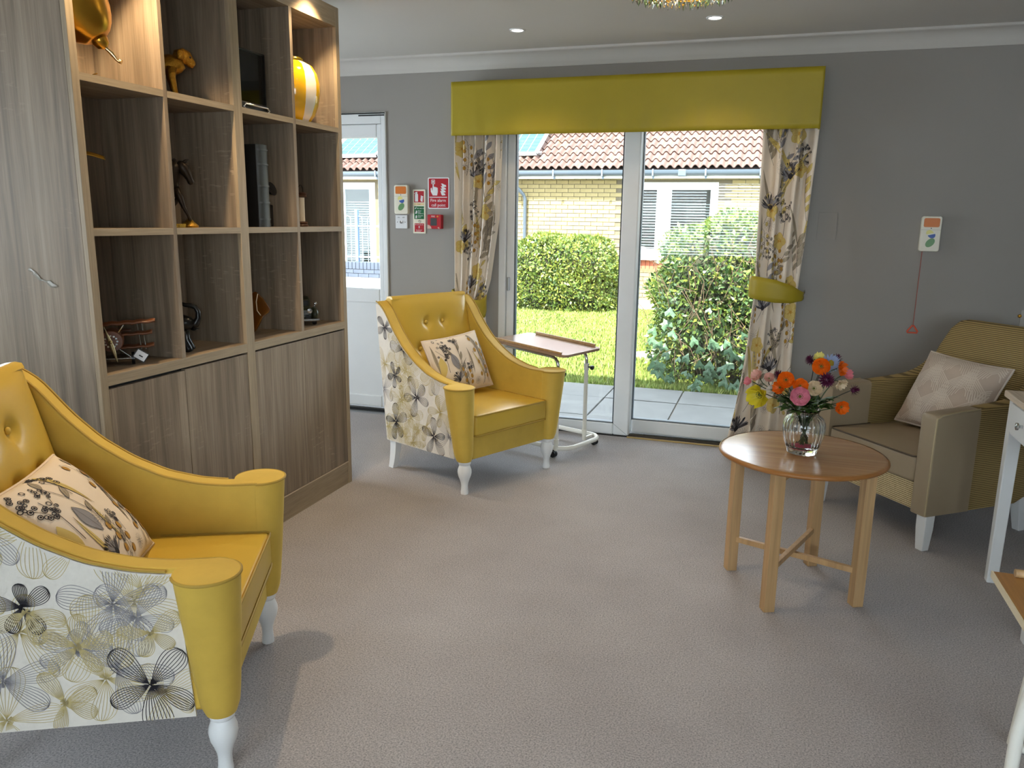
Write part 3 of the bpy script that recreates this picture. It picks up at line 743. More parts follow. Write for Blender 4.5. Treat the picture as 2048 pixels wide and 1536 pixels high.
mesh('divider', box(BXI, BX, 2.360, 2.379, 0.872, 2.285), oak_z, bc, bevel=0.001); mesh('divider', box(BXI, BX, 3.153, 3.174, 0.872, 2.285), oak_z, bc, bevel=0.001)
for zt in (1.824, 1.3505):
    for a, b in ((2.005, 2.360), (2.379, 2.745), (2.795, 3.153), (3.174, 3.542)):
        s = mesh('shelf', box(BXI, BX-0.0015, a, b, zt-0.023, zt), oak_y, bc, bevel=0.001)
        mesh('shelf_lipping', box(BX-0.0015, BX, a, b, zt-0.023, zt), oak_fronty, s)
for a, b in ((2.005, 2.744), (2.796, 3.541)):
    s = mesh('worktop', box(BXI, BX-0.002, a, b, 0.836, 0.872), oak_y, bc); mesh('worktop_lipping', box(BX-0.002, BX, a, b, 0.836, 0.872), oak_fronty, s)
    mesh('top_fascia', box(BX-0.02, BX, a, b, 2.285, 2.374), oak_fronty, bc, bevel=0.001)
    mesh('cell_top', box(BXI, BX-0.02, a, b, 2.285, 2.305), oak_y, bc)
    mesh('plinth', box(BX-0.03, BX-0.004, a, b, 0.0, 0.118), oak_fronty, bc)
    m = (a+b)/2 if a > 2.5 else 2.3695
    mesh('plinth_lip', box(BX-0.03, BX, a, b, 0.118, 0.1225), oak_pale, bc)
    for c_, d_ in ((a+0.002, m-0.0015), (m+0.0015, b-0.002)):
        dz = 0.004 if abs(c_-2.007) < 0.01 else 0
        mesh('cupboard_door', box(BX-0.022, BX-0.001, c_, d_, 0.125, 0.828-dz), oak_z, bc, bevel=0.0015)
    mesh('cupboard_shadow', box(BX-0.05, BX-0.025, a, b, 0.12, 0.836), blackgap, bc)  # black sheet standing in for the shade behind the doors
tag(mesh('tape_scrap', grid(lambda u, v: (-2.315+0.10*u+0.012*math.sin(5*v), 1.9735-0.0015*math.sin(9*u+3*v)**2, 1.200-0.045*u+0.024*v*(0.6+0.4*math.sin(9*u))+0.004*math.sin(14*u)), 14, 4), M('clear_tape', lin(186, 182, 172), 0.25, trans=0.3), smooth=40, solid=0.0004), 'scrap of clear sticky tape on the bookcase end panel', 'tape')

Z1, Z2, Z3 = 1.824, 1.3505, 0.872
# gold balloon ornament
t = thing('balloon_ornament', 'shiny gold balloon shaped ornament in the top left cell of the bookcase', 'ornament', (-2.175, 2.085, Z1))
prof = [(0.0, -0.105)]+[(0.118*math.sin(PI*k/16)**0.8*(1-0.16*math.cos(PI*k/16)), -0.165*math.cos(PI*k/16)+0.0) for k in range(1, 16)]+[(0.0, 0.165)]
Rb = Matrix.Translation((0.0, -0.005, 0.255)) @ Matrix.Rotation(math.radians(24), 4, 'X') @ Matrix.Rotation(math.radians(-24), 4, 'Y')
b_ = mesh('balloon', xf(lathe(prof, 28, caps=False, rmod=lambda a, z: 1-0.035*abs(math.sin(3*a))**6), Rb), gold, t, smooth=180)
mesh('neck', xf(lathe([(0.004, -0.192), (0.020, -0.182), (0.026, -0.165), (0.024, -0.150)], 16), Rb), gold, t, smooth=40)
mesh('knot', xf(tube([(0, 0, -0.18), (0.006, 0.002, -0.21), (0.002, 0.008, -0.232), (0.010, 0.012, -0.246)], [0.005, 0.007, 0.005, 0.008], 8), Rb), M('polished_gold', lin(240, 214, 160), 0.12, metal=1.0), t, smooth=60)
mesh('string', tube([(0.035, 0.066, 0.022), (0.01, 0.05, 0.012), (-0.03, 0.0, 0.01), (-0.06, 0.03, 0.03)], 0.0016, 6), gold, t)
mesh('base', lathe([(0.045, 0), (0.045, 0.012), (0.018, 0.022), (0.008, 0.03), (0.006, 0.10)], 20, (-0.06, 0.03, 0)), gold, t, smooth=40)
# generic chain body helper: list of (centre, radius) -> lofted tube
def limb(pts, n=10): return tube([p for p, r in pts], [r for p, r in pts], n)
# gold monkey-like animal figurine
t = thing('animal_figurine', 'rough gold figurine of an animal on all fours, head to the right', 'figurine', (-2.214, 2.527, Z1), -0.855); t.scale = (0.7, 0.7, 0.7)
body = [((0, -0.15, 0.165), 0.030), ((0, -0.12, 0.175), 0.050), ((0, -0.06, 0.172), 0.056), ((0, 0.0, 0.170), 0.050), ((0, 0.05, 0.172), 0.055), ((0, 0.085, 0.180), 0.046), ((0, 0.105, 0.190), 0.034)]
head = [((0, 0.078, 0.196), 0.026), ((0, 0.092, 0.216), 0.040), ((0, 0.110, 0.220), 0.044), ((0, 0.128, 0.212), 0.038), ((0, 0.143, 0.196), 0.027), ((0, 0.155, 0.182), 0.023), ((0, 0.164, 0.174), 0.014)]
bo = mesh('body', join(limb(body, 14), limb(head, 14)), gold_rough, t, smooth=180)
for sx in (-1, 1):
    mesh('foreleg', limb([((sx*0.032, 0.05, 0.155), 0.030), ((sx*0.034, 0.045, 0.11), 0.024), ((sx*0.034, 0.055, 0.06), 0.018), ((sx*0.034, 0.062, 0.02), 0.016), ((sx*0.034, 0.075, 0.006), 0.014)], 10), gold_rough, t, smooth=180)
    mesh('hind_leg', limb([((sx*0.035, -0.115, 0.15), 0.036), ((sx*0.036, -0.105, 0.10), 0.028), ((sx*0.036, -0.13, 0.055), 0.018), ((sx*0.036, -0.125, 0.02), 0.016), ((sx*0.036, -0.11, 0.006), 0.014)], 10), gold_rough, t, smooth=180)
    mesh('ear', ell((sx*0.040, 0.098, 0.222), (0.010, 0.020, 0.026)), gold_rough, bo, smooth=180)
    mesh('eye', ell((sx*0.026, 0.146, 0.214), (0.006, 0.006, 0.006), 8, 6), bronze, bo, smooth=180)
mesh('tail', tube([(0, -0.15, 0.17), (0, -0.175, 0.19), (0, -0.185, 0.23), (0, -0.17, 0.25)], [0.012, 0.010, 0.009, 0.008], 8), gold_rough, t, smooth=180)
# glass display case
t = thing('display_case', 'black framed glass display case with dried stems on the top shelf', 'display case', (-2.222, 2.985, Z1)); t.scale = (1, 1, 0.87)
mesh('plinth', join(box(-0.075, 0.075, -0.10, 0.10, 0.0, 0.05)), black_gloss, t, bevel=0.006)
mesh('back_board', box(-0.075, -0.068, -0.095, 0.095, 0.05, 0.285), M('case_back', lin(96, 92, 78), 0.6), t)
ed = [box(sx*0.07-0.003, sx*0.07+0.003, sy*0.092-0.003, sy*0.092+0.003, 0.05, 0.288) for sx in (-1, 1) for sy in (-1, 1)]
ed += [box(sx*0.07-0.003, sx*0.07+0.003, -0.092, 0.092, 0.285, 0.291) for sx in (-1, 1)]+[box(-0.07, 0.07, sy*0.092-0.003, sy*0.092+0.003, 0.285, 0.291) for sy in (-1, 1)]
mesh('frame', join(*ed), black_gloss, t)
mesh('pane', join(box(0.068, 0.0705, -0.09, 0.09, 0.05, 0.286), box(-0.066, 0.066, -0.0925, -0.0905, 0.05, 0.286), box(-0.066, 0.066, 0.0905, 0.0925, 0.05, 0.286), box(-0.066, 0.066, -0.09, 0.09, 0.286, 0.288)), pane_m, t)
dried = M('dried_petal', lin(120, 112, 90), 0.7, var=0.1)
for k, (y, h_) in enumerate(((-0.035, 0.19), (0.0, 0.215), (0.03, 0.14))):
    s = mesh('dried_stem', tube([(0, y, 0.05), (0, y+0.004, h_*0.6+0.02), (0.0, y, h_)], 0.0015, 5), dried, t)
    mesh('dried_head', grid(lambda u, v: (0.0+0.022*math.cos(2*PI*u)*v, y+0.03*math.sin(2*PI*u)*v+0.004, h_+0.02*(1-v*v)+0.004*math.sin(6*PI*u)*v), 14, 4), dried, s, smooth=60, solid=0.001)
# loop stand in front of the case
tag(mesh('photo_stand', tube([(-0.0, -0.075, 0.004), (0.0, 0.075, 0.004), (0.0, 0.088, 0.014), (0.0, 0.075, 0.026), (0.0, -0.075, 0.026), (0, -0.088, 0.014)], 0.004, 8, closed=True), chrome, smooth=60), 'small chrome oblong ring in front of the display case', 'stand').location = (-2.11, 2.955, Z1)
# striped jar
t = thing('striped_jar', 'yellow and white striped ceramic jar in the top right cell of the bookcase', 'jar', (-2.20, 3.372, Z1)); t.scale = (0.95, 0.95, 0.79)
prof = [(0.055, 0.0), (0.075, 0.012), (0.098, 0.05), (0.118, 0.11), (0.128, 0.18), (0.128, 0.23), (0.118, 0.285), (0.095, 0.33), (0.062, 0.352), (0.046, 0.358)]
N = 60
v, f = lathe(prof, N, caps=False)
yv = M('yellow_glaze', lin(226, 176, 24), 0.12, coat=0.6); wv = M('white_glaze', lin(232, 222, 204), 0.12, coat=0.6)
seg = lambda q: (q % N)
fy = [q for q in f if int(((q[0] % N)+0.5)/(N/12)) % 2 == 0]; fw = [q for q in f if int(((q[0] % N)+0.5)/(N/12)) % 2 == 1]
o = mesh('jar_body', (v, fy+fw), yv, t, smooth=180); o.data.materials.append(wv)
for i, pl in enumerate(o.data.polygons): pl.material_index = 0 if i < len(fy) else 1
mesh('jar_rim', lathe([(0.046, 0.352), (0.050, 0.360), (0.050, 0.372), (0.044, 0.378), (0.040, 0.372), (0.040, 0.35)], 32, caps=False), M('brass_rim', lin(150, 130, 50), 0.25, metal=0.9), t, smooth=60)
mesh('jar_foot', lathe([(0.055, -0.0), (0.055, 0.004), (0.0, 0.004)], 32, caps=False), wv, t)
# brass bird with long wings (mostly hidden)
t = thing('bird_ornament', 'thin brass bird ornament with an outstretched wing, mostly behind the bookcase stile', 'ornament', (-2.17, 2.03, Z2))
mesh('wing', grid(lambda u, v: (0.012*(v-0.5)*(1-0.6*abs(2*u-1)), -0.02+0.17*u, 0.235+0.010*math.sin(PI*u)-0.004*u+0.006*math.cos(PI*v)), 18, 4), gold, t, smooth=180, solid=0.003)
mesh('tail_leaf', grid(lambda u, v: (0.01*(v-0.5), 0.02+0.05*u, 0.165+0.018*math.sin(PI*u)*(v-0.5)*2+0.01*(1-u)), 10, 4), gold, t, smooth=180, solid=0.003)
mesh('bird_body', limb([((0, -0.02, 0.20), 0.006), ((0, 0.0, 0.20), 0.018), ((0, 0.015, 0.185), 0.016), ((0, 0.03, 0.175), 0.005)]), gold, t, smooth=180)
mesh('stand', join(tube([(0, 0.0, 0.0), (0, 0.0, 0.19)], 0.003, 6), lathe([(0.03, 0), (0.03, 0.008), (0.004, 0.014)], 16)), bronze, t)
# bronze horse
t = thing('horse_statue', 'dark bronze prancing horse on a gold rocky base', 'statue', (-2.18, 2.50, Z2), -0.855); t.scale = (0.64, 0.64, 0.64)
bd = [((0, -0.17, 0.215), 0.026), ((0, -0.14, 0.225), 0.046), ((0, -0.08, 0.215), 0.048), ((0, -0.03, 0.222), 0.046), ((0, 0.01, 0.24), 0.042)]
nk = [((0, -0.012, 0.225), 0.052), ((0, -0.004, 0.27), 0.046), ((0, 0.004, 0.31), 0.042), ((0, 0.018, 0.345), 0.038), ((0, 0.040, 0.362), 0.032)]
hd = [((0, 0.036, 0.372), 0.020), ((0, 0.052, 0.362), 0.034), ((0, 0.070, 0.340), 0.036), ((0, 0.086, 0.312), 0.027), ((0, 0.098, 0.285), 0.020), ((0, 0.106, 0.262), 0.019), ((0, 0.109, 0.250), 0.010)]
bo = mesh('body', join(limb(bd, 12), limb(nk, 12), limb(hd, 12)), bronze, t, smooth=180)
for sx in (-1, 1):
    fl = [((sx*0.022, 0.015, 0.225), 0.028), ((sx*0.022, 0.040, 0.17), 0.020), ((sx*0.022, 0.055, 0.12), 0.013), ((sx*0.022, 0.078, 0.07), 0.009), ((sx*0.022, 0.088, 0.04), 0.010)] if sx > 0 else [((sx*0.022, 0.015, 0.225), 0.028), ((sx*0.022, 0.03, 0.17), 0.018), ((sx*0.022, 0.0, 0.13), 0.012), ((sx*0.022, -0.02, 0.10), 0.009)]
    mesh('foreleg', limb(fl, 10), bronze, t, smooth=180)
    mesh('hind_leg', limb([((sx*0.024, -0.145, 0.21), 0.038), ((sx*0.024, -0.13, 0.15), 0.026), ((sx*0.024, -0.165, 0.10), 0.014), ((sx*0.024, -0.15, 0.05), 0.010), ((sx*0.024, -0.145, 0.03), 0.012)], 10), bronze, t, smooth=180)
    mesh('ear', limb([((sx*0.016, 0.066, 0.375), 0.010), ((sx*0.018, 0.084, 0.386), 0.009), ((sx*0.018, 0.104, 0.394), 0.001)], 6), bronze, bo, smooth=180)
mesh('mane', grid(lambda u, v: (0.004*(v-0.5), -0.048+0.085*u-0.012*v, 0.29+0.10*math.sin(u*1.5)+0.010*v), 12, 3), bronze, bo, smooth=180, solid=0.006)
mesh('tail', tube([(0, -0.185, 0.225), (0, -0.215, 0.20), (0, -0.22, 0.14), (0, -0.21, 0.08)], [0.012, 0.014, 0.012, 0.004], 8), bronze, t, smooth=180)
mesh('rocky_base', join(lathe([(0.05, 0), (0.055, 0.01), (0.042, 0.022), (0.030, 0.030), (0.016, 0.046), (0.010, 0.052)], 14, (0, 0.085, 0), rmod=lambda a, z: 1+0.12*math.sin(3*a)+0.08*math.sin(7*a)), box(-0.045, 0.045, -0.18, 0.06, 0.0, 0.022)), M('base_gold', lin(190, 150, 60), 0.35, metal=0.9, var=0.2, vscale=60, bmp=0.8, bscale=80, bdist=0.005), t, smooth=50)
# old book
t = thing('old_book', 'large old black leather bound book standing in the bookcase', 'book', (-2.115, 2.92, Z2)); t.scale = (1, 0.7, 1)
mesh('cover', join(box(-0.20, 0.0, 0.022, 0.030, 0, 0.345), box(-0.20, 0.0, 0.128, 0.136, 0, 0.345)), M('black_leather', lin(24, 24, 24), 0.5, bmp=0.4, bscale=120), t, bevel=0.002)
mesh('spine', prism([(-0.008, 0.022), (0.004, 0.026), (0.012, 0.05), (0.014, 0.079), (0.012, 0.108), (0.004, 0.132), (-0.008, 0.136)], 0, 0.345, 'z'), M('grey_spine', lin(62, 66, 66), 0.5, var=0.12, vscale=10, bmp=0.4, bscale=120), t, smooth=60)
for z in (0.03, 0.10, 0.17, 0.26, 0.32):
    mesh('spine_band', prism([(-0.006, 0.024), (0.008, 0.028), (0.017, 0.05), (0.019, 0.079), (0.017, 0.108), (0.008, 0.130), (-0.006, 0.134)], z, z+0.007, 'z'), M('spine_band_grey', lin(74, 78, 78), 0.45), t, smooth=60)
mesh('pages', box(-0.192, -0.008, 0.030, 0.128, 0.006, 0.338), M('pages', lin(186, 176, 150), 0.9), t)
# dark candlestick telephone behind the book
t = thing('old_telephone', 'black old fashioned telephone half hidden behind the book', 'telephone', (-2.19, 3.072, Z2))
mesh('pedestal', lathe([(0.034, 0), (0.034, 0.012), (0.025, 0.03), (0.016, 0.05), (0.013, 0.12), (0.018, 0.14)], 18), black_gloss, t, smooth=50)
mesh('mouthpiece', xf(lathe([(0.012, 0), (0.014, 0.02), (0.030, 0.045), (0.031, 0.048), (0.0, 0.040)], 18, caps=False), Matrix.Translation((0.0, 0.012, 0.150)) @ Matrix.Rotation(math.radians(70), 4, 'Y')), black_gloss, t, smooth=50)
mesh('body', box(-0.05, 0.03, -0.028, 0.040, 0, 0.098), black_gloss, t, bevel=0.008)
# cream and wood lantern
t = thing('hourglass_stand', 'cream pillar ornament with dark turned wooden rings beside the divider', 'ornament', (-2.15, 3.317, Z2))
darkwood = M('dark_turned_wood', lin(70, 40, 22), 0.4)
mesh('base', lathe([(0.030, 0), (0.032, 0.006), (0.026, 0.012), (0.030, 0.018), (0.022, 0.024)], 20), darkwood, t, smooth=40)
mesh('pillar', lathe([(0.0165, 0.022), (0.0165, 0.135)], 18), M('cream_pillar', lin(214, 196, 164), 0.5), t, smooth=40)
mesh('cap', lathe([(0.020, 0.135), (0.030, 0.140), (0.026, 0.146), (0.031, 0.152), (0.022, 0.158), (0.0, 0.16)], 20), darkwood, t, smooth=40)
mesh('handle', tube([(0, 0.022, 0.156), (0, 0.018, 0.18), (0, 0.006, 0.192), (0, -0.006, 0.192), (0, -0.018, 0.18), (0, -0.022, 0.156)], 0.0018, 6), bronze, t, smooth=60)
# wooden triplane
t = thing('model_triplane', 'wooden model triplane with a silver engine and a price tag', 'model plane', (-2.192, 2.178, Z3), -0.855)
wing_m = wood('plane_wood', lin(84, 44, 20), lin(104, 58, 28), lin(124, 72, 38), 'y', 1.5, 0.4)
steel_m = M('bright_steel', lin(196, 200, 196), 0.2, metal=0.95)
for z, L, xo in ((0.148, 0.285, 0.02), (0.105, 0.26, 0.0), (0.056, 0.265, -0.02)):
    mesh('wing', grid(lambda u, v: (xo+0.055*(v-0.5), -L/2-0.010+L*u, z+0.006*math.sin(PI*v)+0.012*(u-0.5)+0.0015*math.sin(40*u)), 40, 6), wing_m, t, smooth=180, solid=0.006)
for y in (-0.125, 0.07, 0.085):
    mesh('strut', tube([(0.0, y, 0.156), (0.0, y+0.010, 0.052)], 0.0022, 6), steel_m, t)
mesh('cabane_strut', tube([(0.03, -0.065, 0.146), (0.034, -0.045, 0.120), (0.034, -0.03, 0.116), (0.034, 0.01, 0.116), (0.034, 0.03, 0.146)], 0.003, 6), steel_m, t, smooth=60)
RX = Matrix.Translation((0.03, -0.012, 0.09)) @ Matrix.Rotation(PI/2, 4, 'Y')
eng = mesh('fuselage', xf(lathe([(0.036, 0.02), (0.040, 0.0), (0.038, -0.06), (0.028, -0.14), (0.012, -0.22), (0.002, -0.24)], 20), Matrix.Translation((0.03, -0.012, 0.09)) @ Matrix.Rotation(PI/2, 4, 'Y') @ Matrix.Scale(1, 4)), wing_m, t, smooth=60)
for k in range(12):
    a = 2*PI*k/12
    mesh('engine_cylinder', box(0.050, 0.054, -0.012+0.020*math.cos(a)-0.003, -0.012+0.020*math.cos(a)+0.003, 0.09+0.020*math.sin(a)-0.003, 0.09+0.020*math.sin(a)+0.003), steel_m, eng)
mesh('propeller', join(xf(grid(lambda u, v: (0.002*math.sin(PI*v), (v-0.5)*0.014*math.sin(PI*min(1, u*1.1)), -0.065+0.13*u), 16, 3), Matrix.Translation((0.064, -0.012, 0.082)) @ Matrix.Rotation(0.25, 4, 'X')), ell((0.062, -0.012, 0.09), (0.012, 0.006, 0.006), 8, 6)), M('brass_prop', lin(176, 160, 120), 0.3, metal=0.8), t, smooth=60, solid=0.002)
mesh('axle', tube([(0.01, -0.11, 0.022), (0.01, 0.06, 0.022)], 0.0022, 6), steel_m, t)
mesh('undercarriage', join(tube([(0.01, -0.075, 0.022), (0.01, -0.03, 0.06)], 0.002, 6), tube([(0.01, 0.05, 0.022), (0.01, 0.005, 0.06)], 0.002, 6)), steel_m, t)
for y in (-0.105, 0.052):
    mesh('wheel', join(xf(lathe([(0.012, -0.004), (0.022, -0.005), (0.022, 0.005), (0.012, 0.004)], 18), Matrix.Translation((0.01, y, 0.022)) @ Matrix.Rotation(PI/2, 4, 'X'))), black_gloss, t, smooth=40)
mesh('tail_plane', box(-0.22, -0.18, -0.06, 0.04, 0.095, 0.099), wing_m, t)
tg = mesh('price_tag', xf(box(-0.0008, 0.0008, -0.022, 0.022, -0.018, 0.018), Matrix.Translation((0.035, 0.078, 0.034)) @ Matrix.Rotation(math.radians(-35), 4, 'X')), white_plastic, t)
mesh('tag_border', xf(join(*[box(0.0008, 0.0016, a, b, c_, d_) for a, b, c_, d_ in ((-0.022, 0.022, -0.018, -0.015), (-0.022, 0.022, 0.015, 0.018), (-0.022, -0.019, -0.018, 0.018), (0.019, 0.022, -0.018, 0.018), (-0.006, 0.008, -0.004, 0.0))]), Matrix.Translation((0.035, 0.078, 0.034)) @ Matrix.Rotation(math.radians(-35), 4, 'X')), black_gloss, tg)
# black elephant
t = thing('elephant_figurine', 'black carved elephant with its trunk raised in a curl', 'figurine', (-2.189, 2.500, Z3), -1.05); t.scale = (0.80, 0.80, 0.86)
bo = mesh('body', join(limb([((0, -0.17, 0.085), 0.02), ((0, -0.15, 0.10), 0.055), ((0, -0.09, 0.105), 0.066), ((0, -0.03, 0.105), 0.060), ((0, 0.005, 0.115), 0.046)], 14), limb([((0, 0.0, 0.115), 0.036), ((0, 0.02, 0.128), 0.042), ((0, 0.042, 0.125), 0.032), ((0, 0.06, 0.115), 0.022)], 14)), black_gloss, t, smooth=180)
mesh('trunk', tube([(0, 0.050, 0.118), (0, 0.072, 0.125), (0, 0.085, 0.150), (0, 0.086, 0.178), (0, 0.074, 0.200), (0, 0.052, 0.208), (0, 0.030, 0.210), (0, 0.012, 0.216)], [0.022, 0.018, 0.014, 0.012, 0.011, 0.011, 0.010, 0.009], 10), black_gloss, t, smooth=180)
for sx in (-1, 1):
    for y, q in ((0.005, 1), (-0.14, 0)):
        mesh('leg', limb([((sx*0.030, y, 0.09), 0.032), ((sx*0.030, y+0.012*q, 0.05), 0.020), ((sx*0.030, y+0.030*q, 0.012), 0.020), ((sx*0.030, y+0.034*q, 0.0), 0.021)], 10), black_gloss, t, smooth=180)
    mesh('ear', ell((sx*0.040, -0.008, 0.125), (0.008, 0.030, 0.040)), black_gloss, bo, smooth=180)
    mesh('tusk', tube([(sx*0.014, 0.052, 0.100), (sx*0.016, 0.070, 0.096), (sx*0.016, 0.084, 0.102)], [0.005, 0.004, 0.001], 6), black_gloss, bo, smooth=180)
mesh('tail', tube([(0, -0.185, 0.10), (0, -0.20, 0.06), (0, -0.195, 0.03)], 0.004, 6), black_gloss, t, smooth=180)
# amber glass fish
t = thing('glass_fish', 'amber glass fish ornament in the lower part of the bookcase', 'ornament', (-2.219, 2.952, Z3), -0.855)
tailp = [(0.012, 0.175), (0.045, 0.196), (0.075, 0.165), (0.105, 0.115), (0.098, 0.10), (0.07, 0.078), (0.055, 0.045), (0.04, 0.02), (0.018, 0.0), (-0.03, 0.004), (-0.07, 0.03), (-0.085, 0.07), (-0.07, 0.105), (-0.03, 0.12), (0.0, 0.11), (0.020, 0.120), (0.006, 0.145)]
mesh('fish_body', prism([(p, q) for p, q in tailp], -0.010, 0.010, 'x'), amber_glass, t, smooth=30, bevel=0.006)
mesh('fin_line', tube([(0.012, 0.052, 0.185), (0.013, 0.044, 0.150), (0.013, 0.046, 0.11), (0.012, 0.060, 0.088)], 0.0022, 6), M('pale_glass_line', lin(226, 214, 180), 0.15), t, smooth=60)
mesh('eye', ell((0.011, -0.06, 0.075), (0.004, 0.007, 0.007), 10, 6), black_gloss, t, smooth=180)
# model car
t = thing('model_car', 'dark green vintage model car in the bottom right cell of the bookcase', 'model car', (-2.229, 3.392, Z3), -0.855)
cg = M('dark_green_paint', lin(34, 40, 24), 0.3, coat=0.4)
bo = mesh('car_body', join(prism([(-0.13, 0.03), (0.085, 0.03), (0.092, 0.045), (0.09, 0.075), (0.075, 0.083), (0.03, 0.085), (0.015, 0.122), (-0.02, 0.132), (-0.08, 0.130), (-0.105, 0.085), (-0.135, 0.075)], -0.048, 0.048, 'y')), cg, t, bevel=0.008)
mesh('windscreen', box(0.012, 0.030, -0.040, 0.040, 0.088, 0.118), black_gloss, bo, bevel=0.003)
for sy in (-1, 1):
    mesh('mudguard', limb([((0.10, sy*0.058, 0.036), 0.014), ((0.095, sy*0.058, 0.060), 0.018), ((0.07, sy*0.058, 0.072), 0.018), ((0.03, sy*0.058, 0.06), 0.014), ((0.0, sy*0.058, 0.03), 0.010)], 10), cg, t, smooth=180)
    mesh('headlamp', join(xf(lathe([(0.004, -0.02), (0.011, -0.006), (0.012, 0.0), (0.0, 0.003)], 14, caps=False), Matrix.Translation((0.102, sy*0.032, 0.072)) @ Matrix.Rotation(PI/2, 4, 'Y'))), chrome, t, smooth=60)
    mesh('mirror', join(tube([(0.05, sy*0.058, 0.078), (0.055, sy*0.066, 0.098)], 0.0015, 5), ell((0.056, sy*0.067, 0.102), (0.004, 0.008, 0.008), 10, 6)), chrome, t, smooth=180)
    for x in (0.065, -0.085):
        w_ = mesh('wheel', xf(lathe([(0.010, -0.009), (0.024, -0.009), (0.026, 0.0), (0.024, 0.009), (0.010, 0.009)], 18), Matrix.Translation((x, sy*0.058, 0.026)) @ Matrix.Rotation(PI/2, 4, 'X')), black_plastic, t, smooth=40)
mesh('grille', join(*[box(0.092, 0.096, -0.028, 0.028, 0.042+0.007*k, 0.045+0.007*k) for k in range(5)]), chrome, t)
mesh('bumper', box(0.104, 0.112, -0.078, 0.078, 0.022, 0.034), chrome, t, bevel=0.003)
mesh('number_plate', box(0.112, 0.114, 0.012, 0.034, 0.038, 0.050), black_gloss, t)
# ------------------------------------------------------------------ printed patterns laid on cloth
class Print:
    """thin printed shapes in cloth coordinates (s,t), laid on a surface by fmap(s, t, lift)"""
    def __init__(self, fmap, inside=None):
        self.fmap, self.inside, self.d = fmap, inside or (lambda s, t: True), {}
    def _add(self, mat, pts, faces, lift):
        V, F = self.d.setdefault(mat.name, (mat, [], []))[1:]
        o = len(V); ok = [self.inside(*p) for p in pts]
        V.extend(self.fmap(p[0], p[1], lift) for p in pts)
        F.extend(tuple(i+o for i in q) for q in faces if all(ok[i] for i in q))
    def line(self, mat, pts, w, lift=0.0007, taper=False):
        q_ = [pts[0]]
        for a, b in zip(pts[:-1], pts[1:]):
            k = max(1, int(math.hypot(b[0]-a[0], b[1]-a[1])/0.012))
            q_ += [(a[0]+(b[0]-a[0])*i/k, a[1]+(b[1]-a[1])*i/k) for i in range(1, k+1)]
        pts = q_; n = len(pts); P = []
        for i in range(n):
            a = pts[max(0, i-1)]; b = pts[min(n-1, i+1)]; dx, dy = b[0]-a[0], b[1]-a[1]; L = math.hypot(dx, dy) or 1
            ww = w*0.5*(1 if not taper else max(0.25, math.sin(PI*(0.08+0.9*i/(n-1)))))
            P += [(pts[i][0]-dy/L*ww, pts[i][1]+dx/L*ww), (pts[i][0]+dy/L*ww, pts[i][1]-dx/L*ww)]
        self._add(mat, P, [(2*i, 2*i+1, 2*i+3, 2*i+2) for i in range(n-1)], lift)
    def leaf(self, mat, c, ang, L, W, lift=0.0005, bend=0.0, n=9, m=4, pw=1.0, edge=None, ew=0.001):
        P = []
        ca, sa = math.cos(ang), math.sin(ang)
        def at(u, q):
            x = L*u; y = q*W*0.5*math.sin(PI*u)**pw+bend*L*u*u
            return (c[0]+x*ca-y*sa, c[1]+x*sa+y*ca)
        for i in range(n+1):
            for j in range(m+1): P.append(at(0.02+0.96*i/n, 2*j/m-1))
        self._add(mat, P, [(i*(m+1)+j, i*(m+1)+j+1, (i+1)*(m+1)+j+1, (i+1)*(m+1)+j) for i in range(n) for j in range(m)], lift)
        if edge is not None:
            self.line(edge, [at(i/n, 1) for i in range(n+1)], ew, lift+0.0003); self.line(edge, [at(i/n, -1) for i in range(n+1)], ew, lift+0.0003)
            self.line(edge, [at(0.95*i/n, 0) for i in range(n+1)], ew*0.8, lift+0.0003)
    def ring(self, mat, c, r, w, lift=0.0008, n=10):
        self.line(mat, [(c[0]+r*math.cos(2*PI*i/n), c[1]+r*math.sin(2*PI*i/n)) for i in range(n+1)], w, lift)
    def disc(self, mat, c, r, lift=0.0006, n=10):
        P = [c]+[(c[0]+r*math.cos(2*PI*i/n), c[1]+r*math.sin(2*PI*i/n)) for i in range(n)]
        self._add(mat, P, [(0, 1+i, 1+(i+1) % n) for i in range(n)], lift)
    def build(self, parent, prefix='print'):
        for nm, (mat, V, F) in self.d.items():
            if F: stuff(mesh(prefix+'_'+nm.replace('ink_', ''), (V, F), mat, parent))

def line_flower(P, mat, c, R, rot, rg, petals=5, k=8, w=0.0013, lift=0.0007, wid=0.30):
    for p in range(petals):
        if petals > 4 and rg.random() < 0.06: continue
        a = rot+2*PI*p/petals+rg.uniform(-0.2, 0.2); L = R*rg.uniform(0.8, 1.12); W = L*wid*rg.uniform(0.8, 1.15); bend = rg.uniform(-0.12, 0.12)
        ca, sa = math.cos(a), math.sin(a)
        for j in range(k):
            q = 2*j/(k-1)-1; pts = []
            for i in range(15):
                u = 1-(1-i/14)**1.4 if i > 4 else i/14*1.36; u = min(1, u); x = L*(0.04+0.96*u); y = q*W*1.42*u**0.85*math.sqrt(max(0.0, 1-u**2.6))+bend*L*u*u
                pts.append((c[0]+x*ca-y*sa, c[1]+x*sa+y*ca))
            P.line(mat, pts, w, lift)
    for i in range(16):
        a = rg.uniform(0, 2*PI); r0 = R*0.12
        P.line(mat, [c, (c[0]+r0*math.cos(a), c[1]+r0*math.sin(a))], w*1.3, lift)

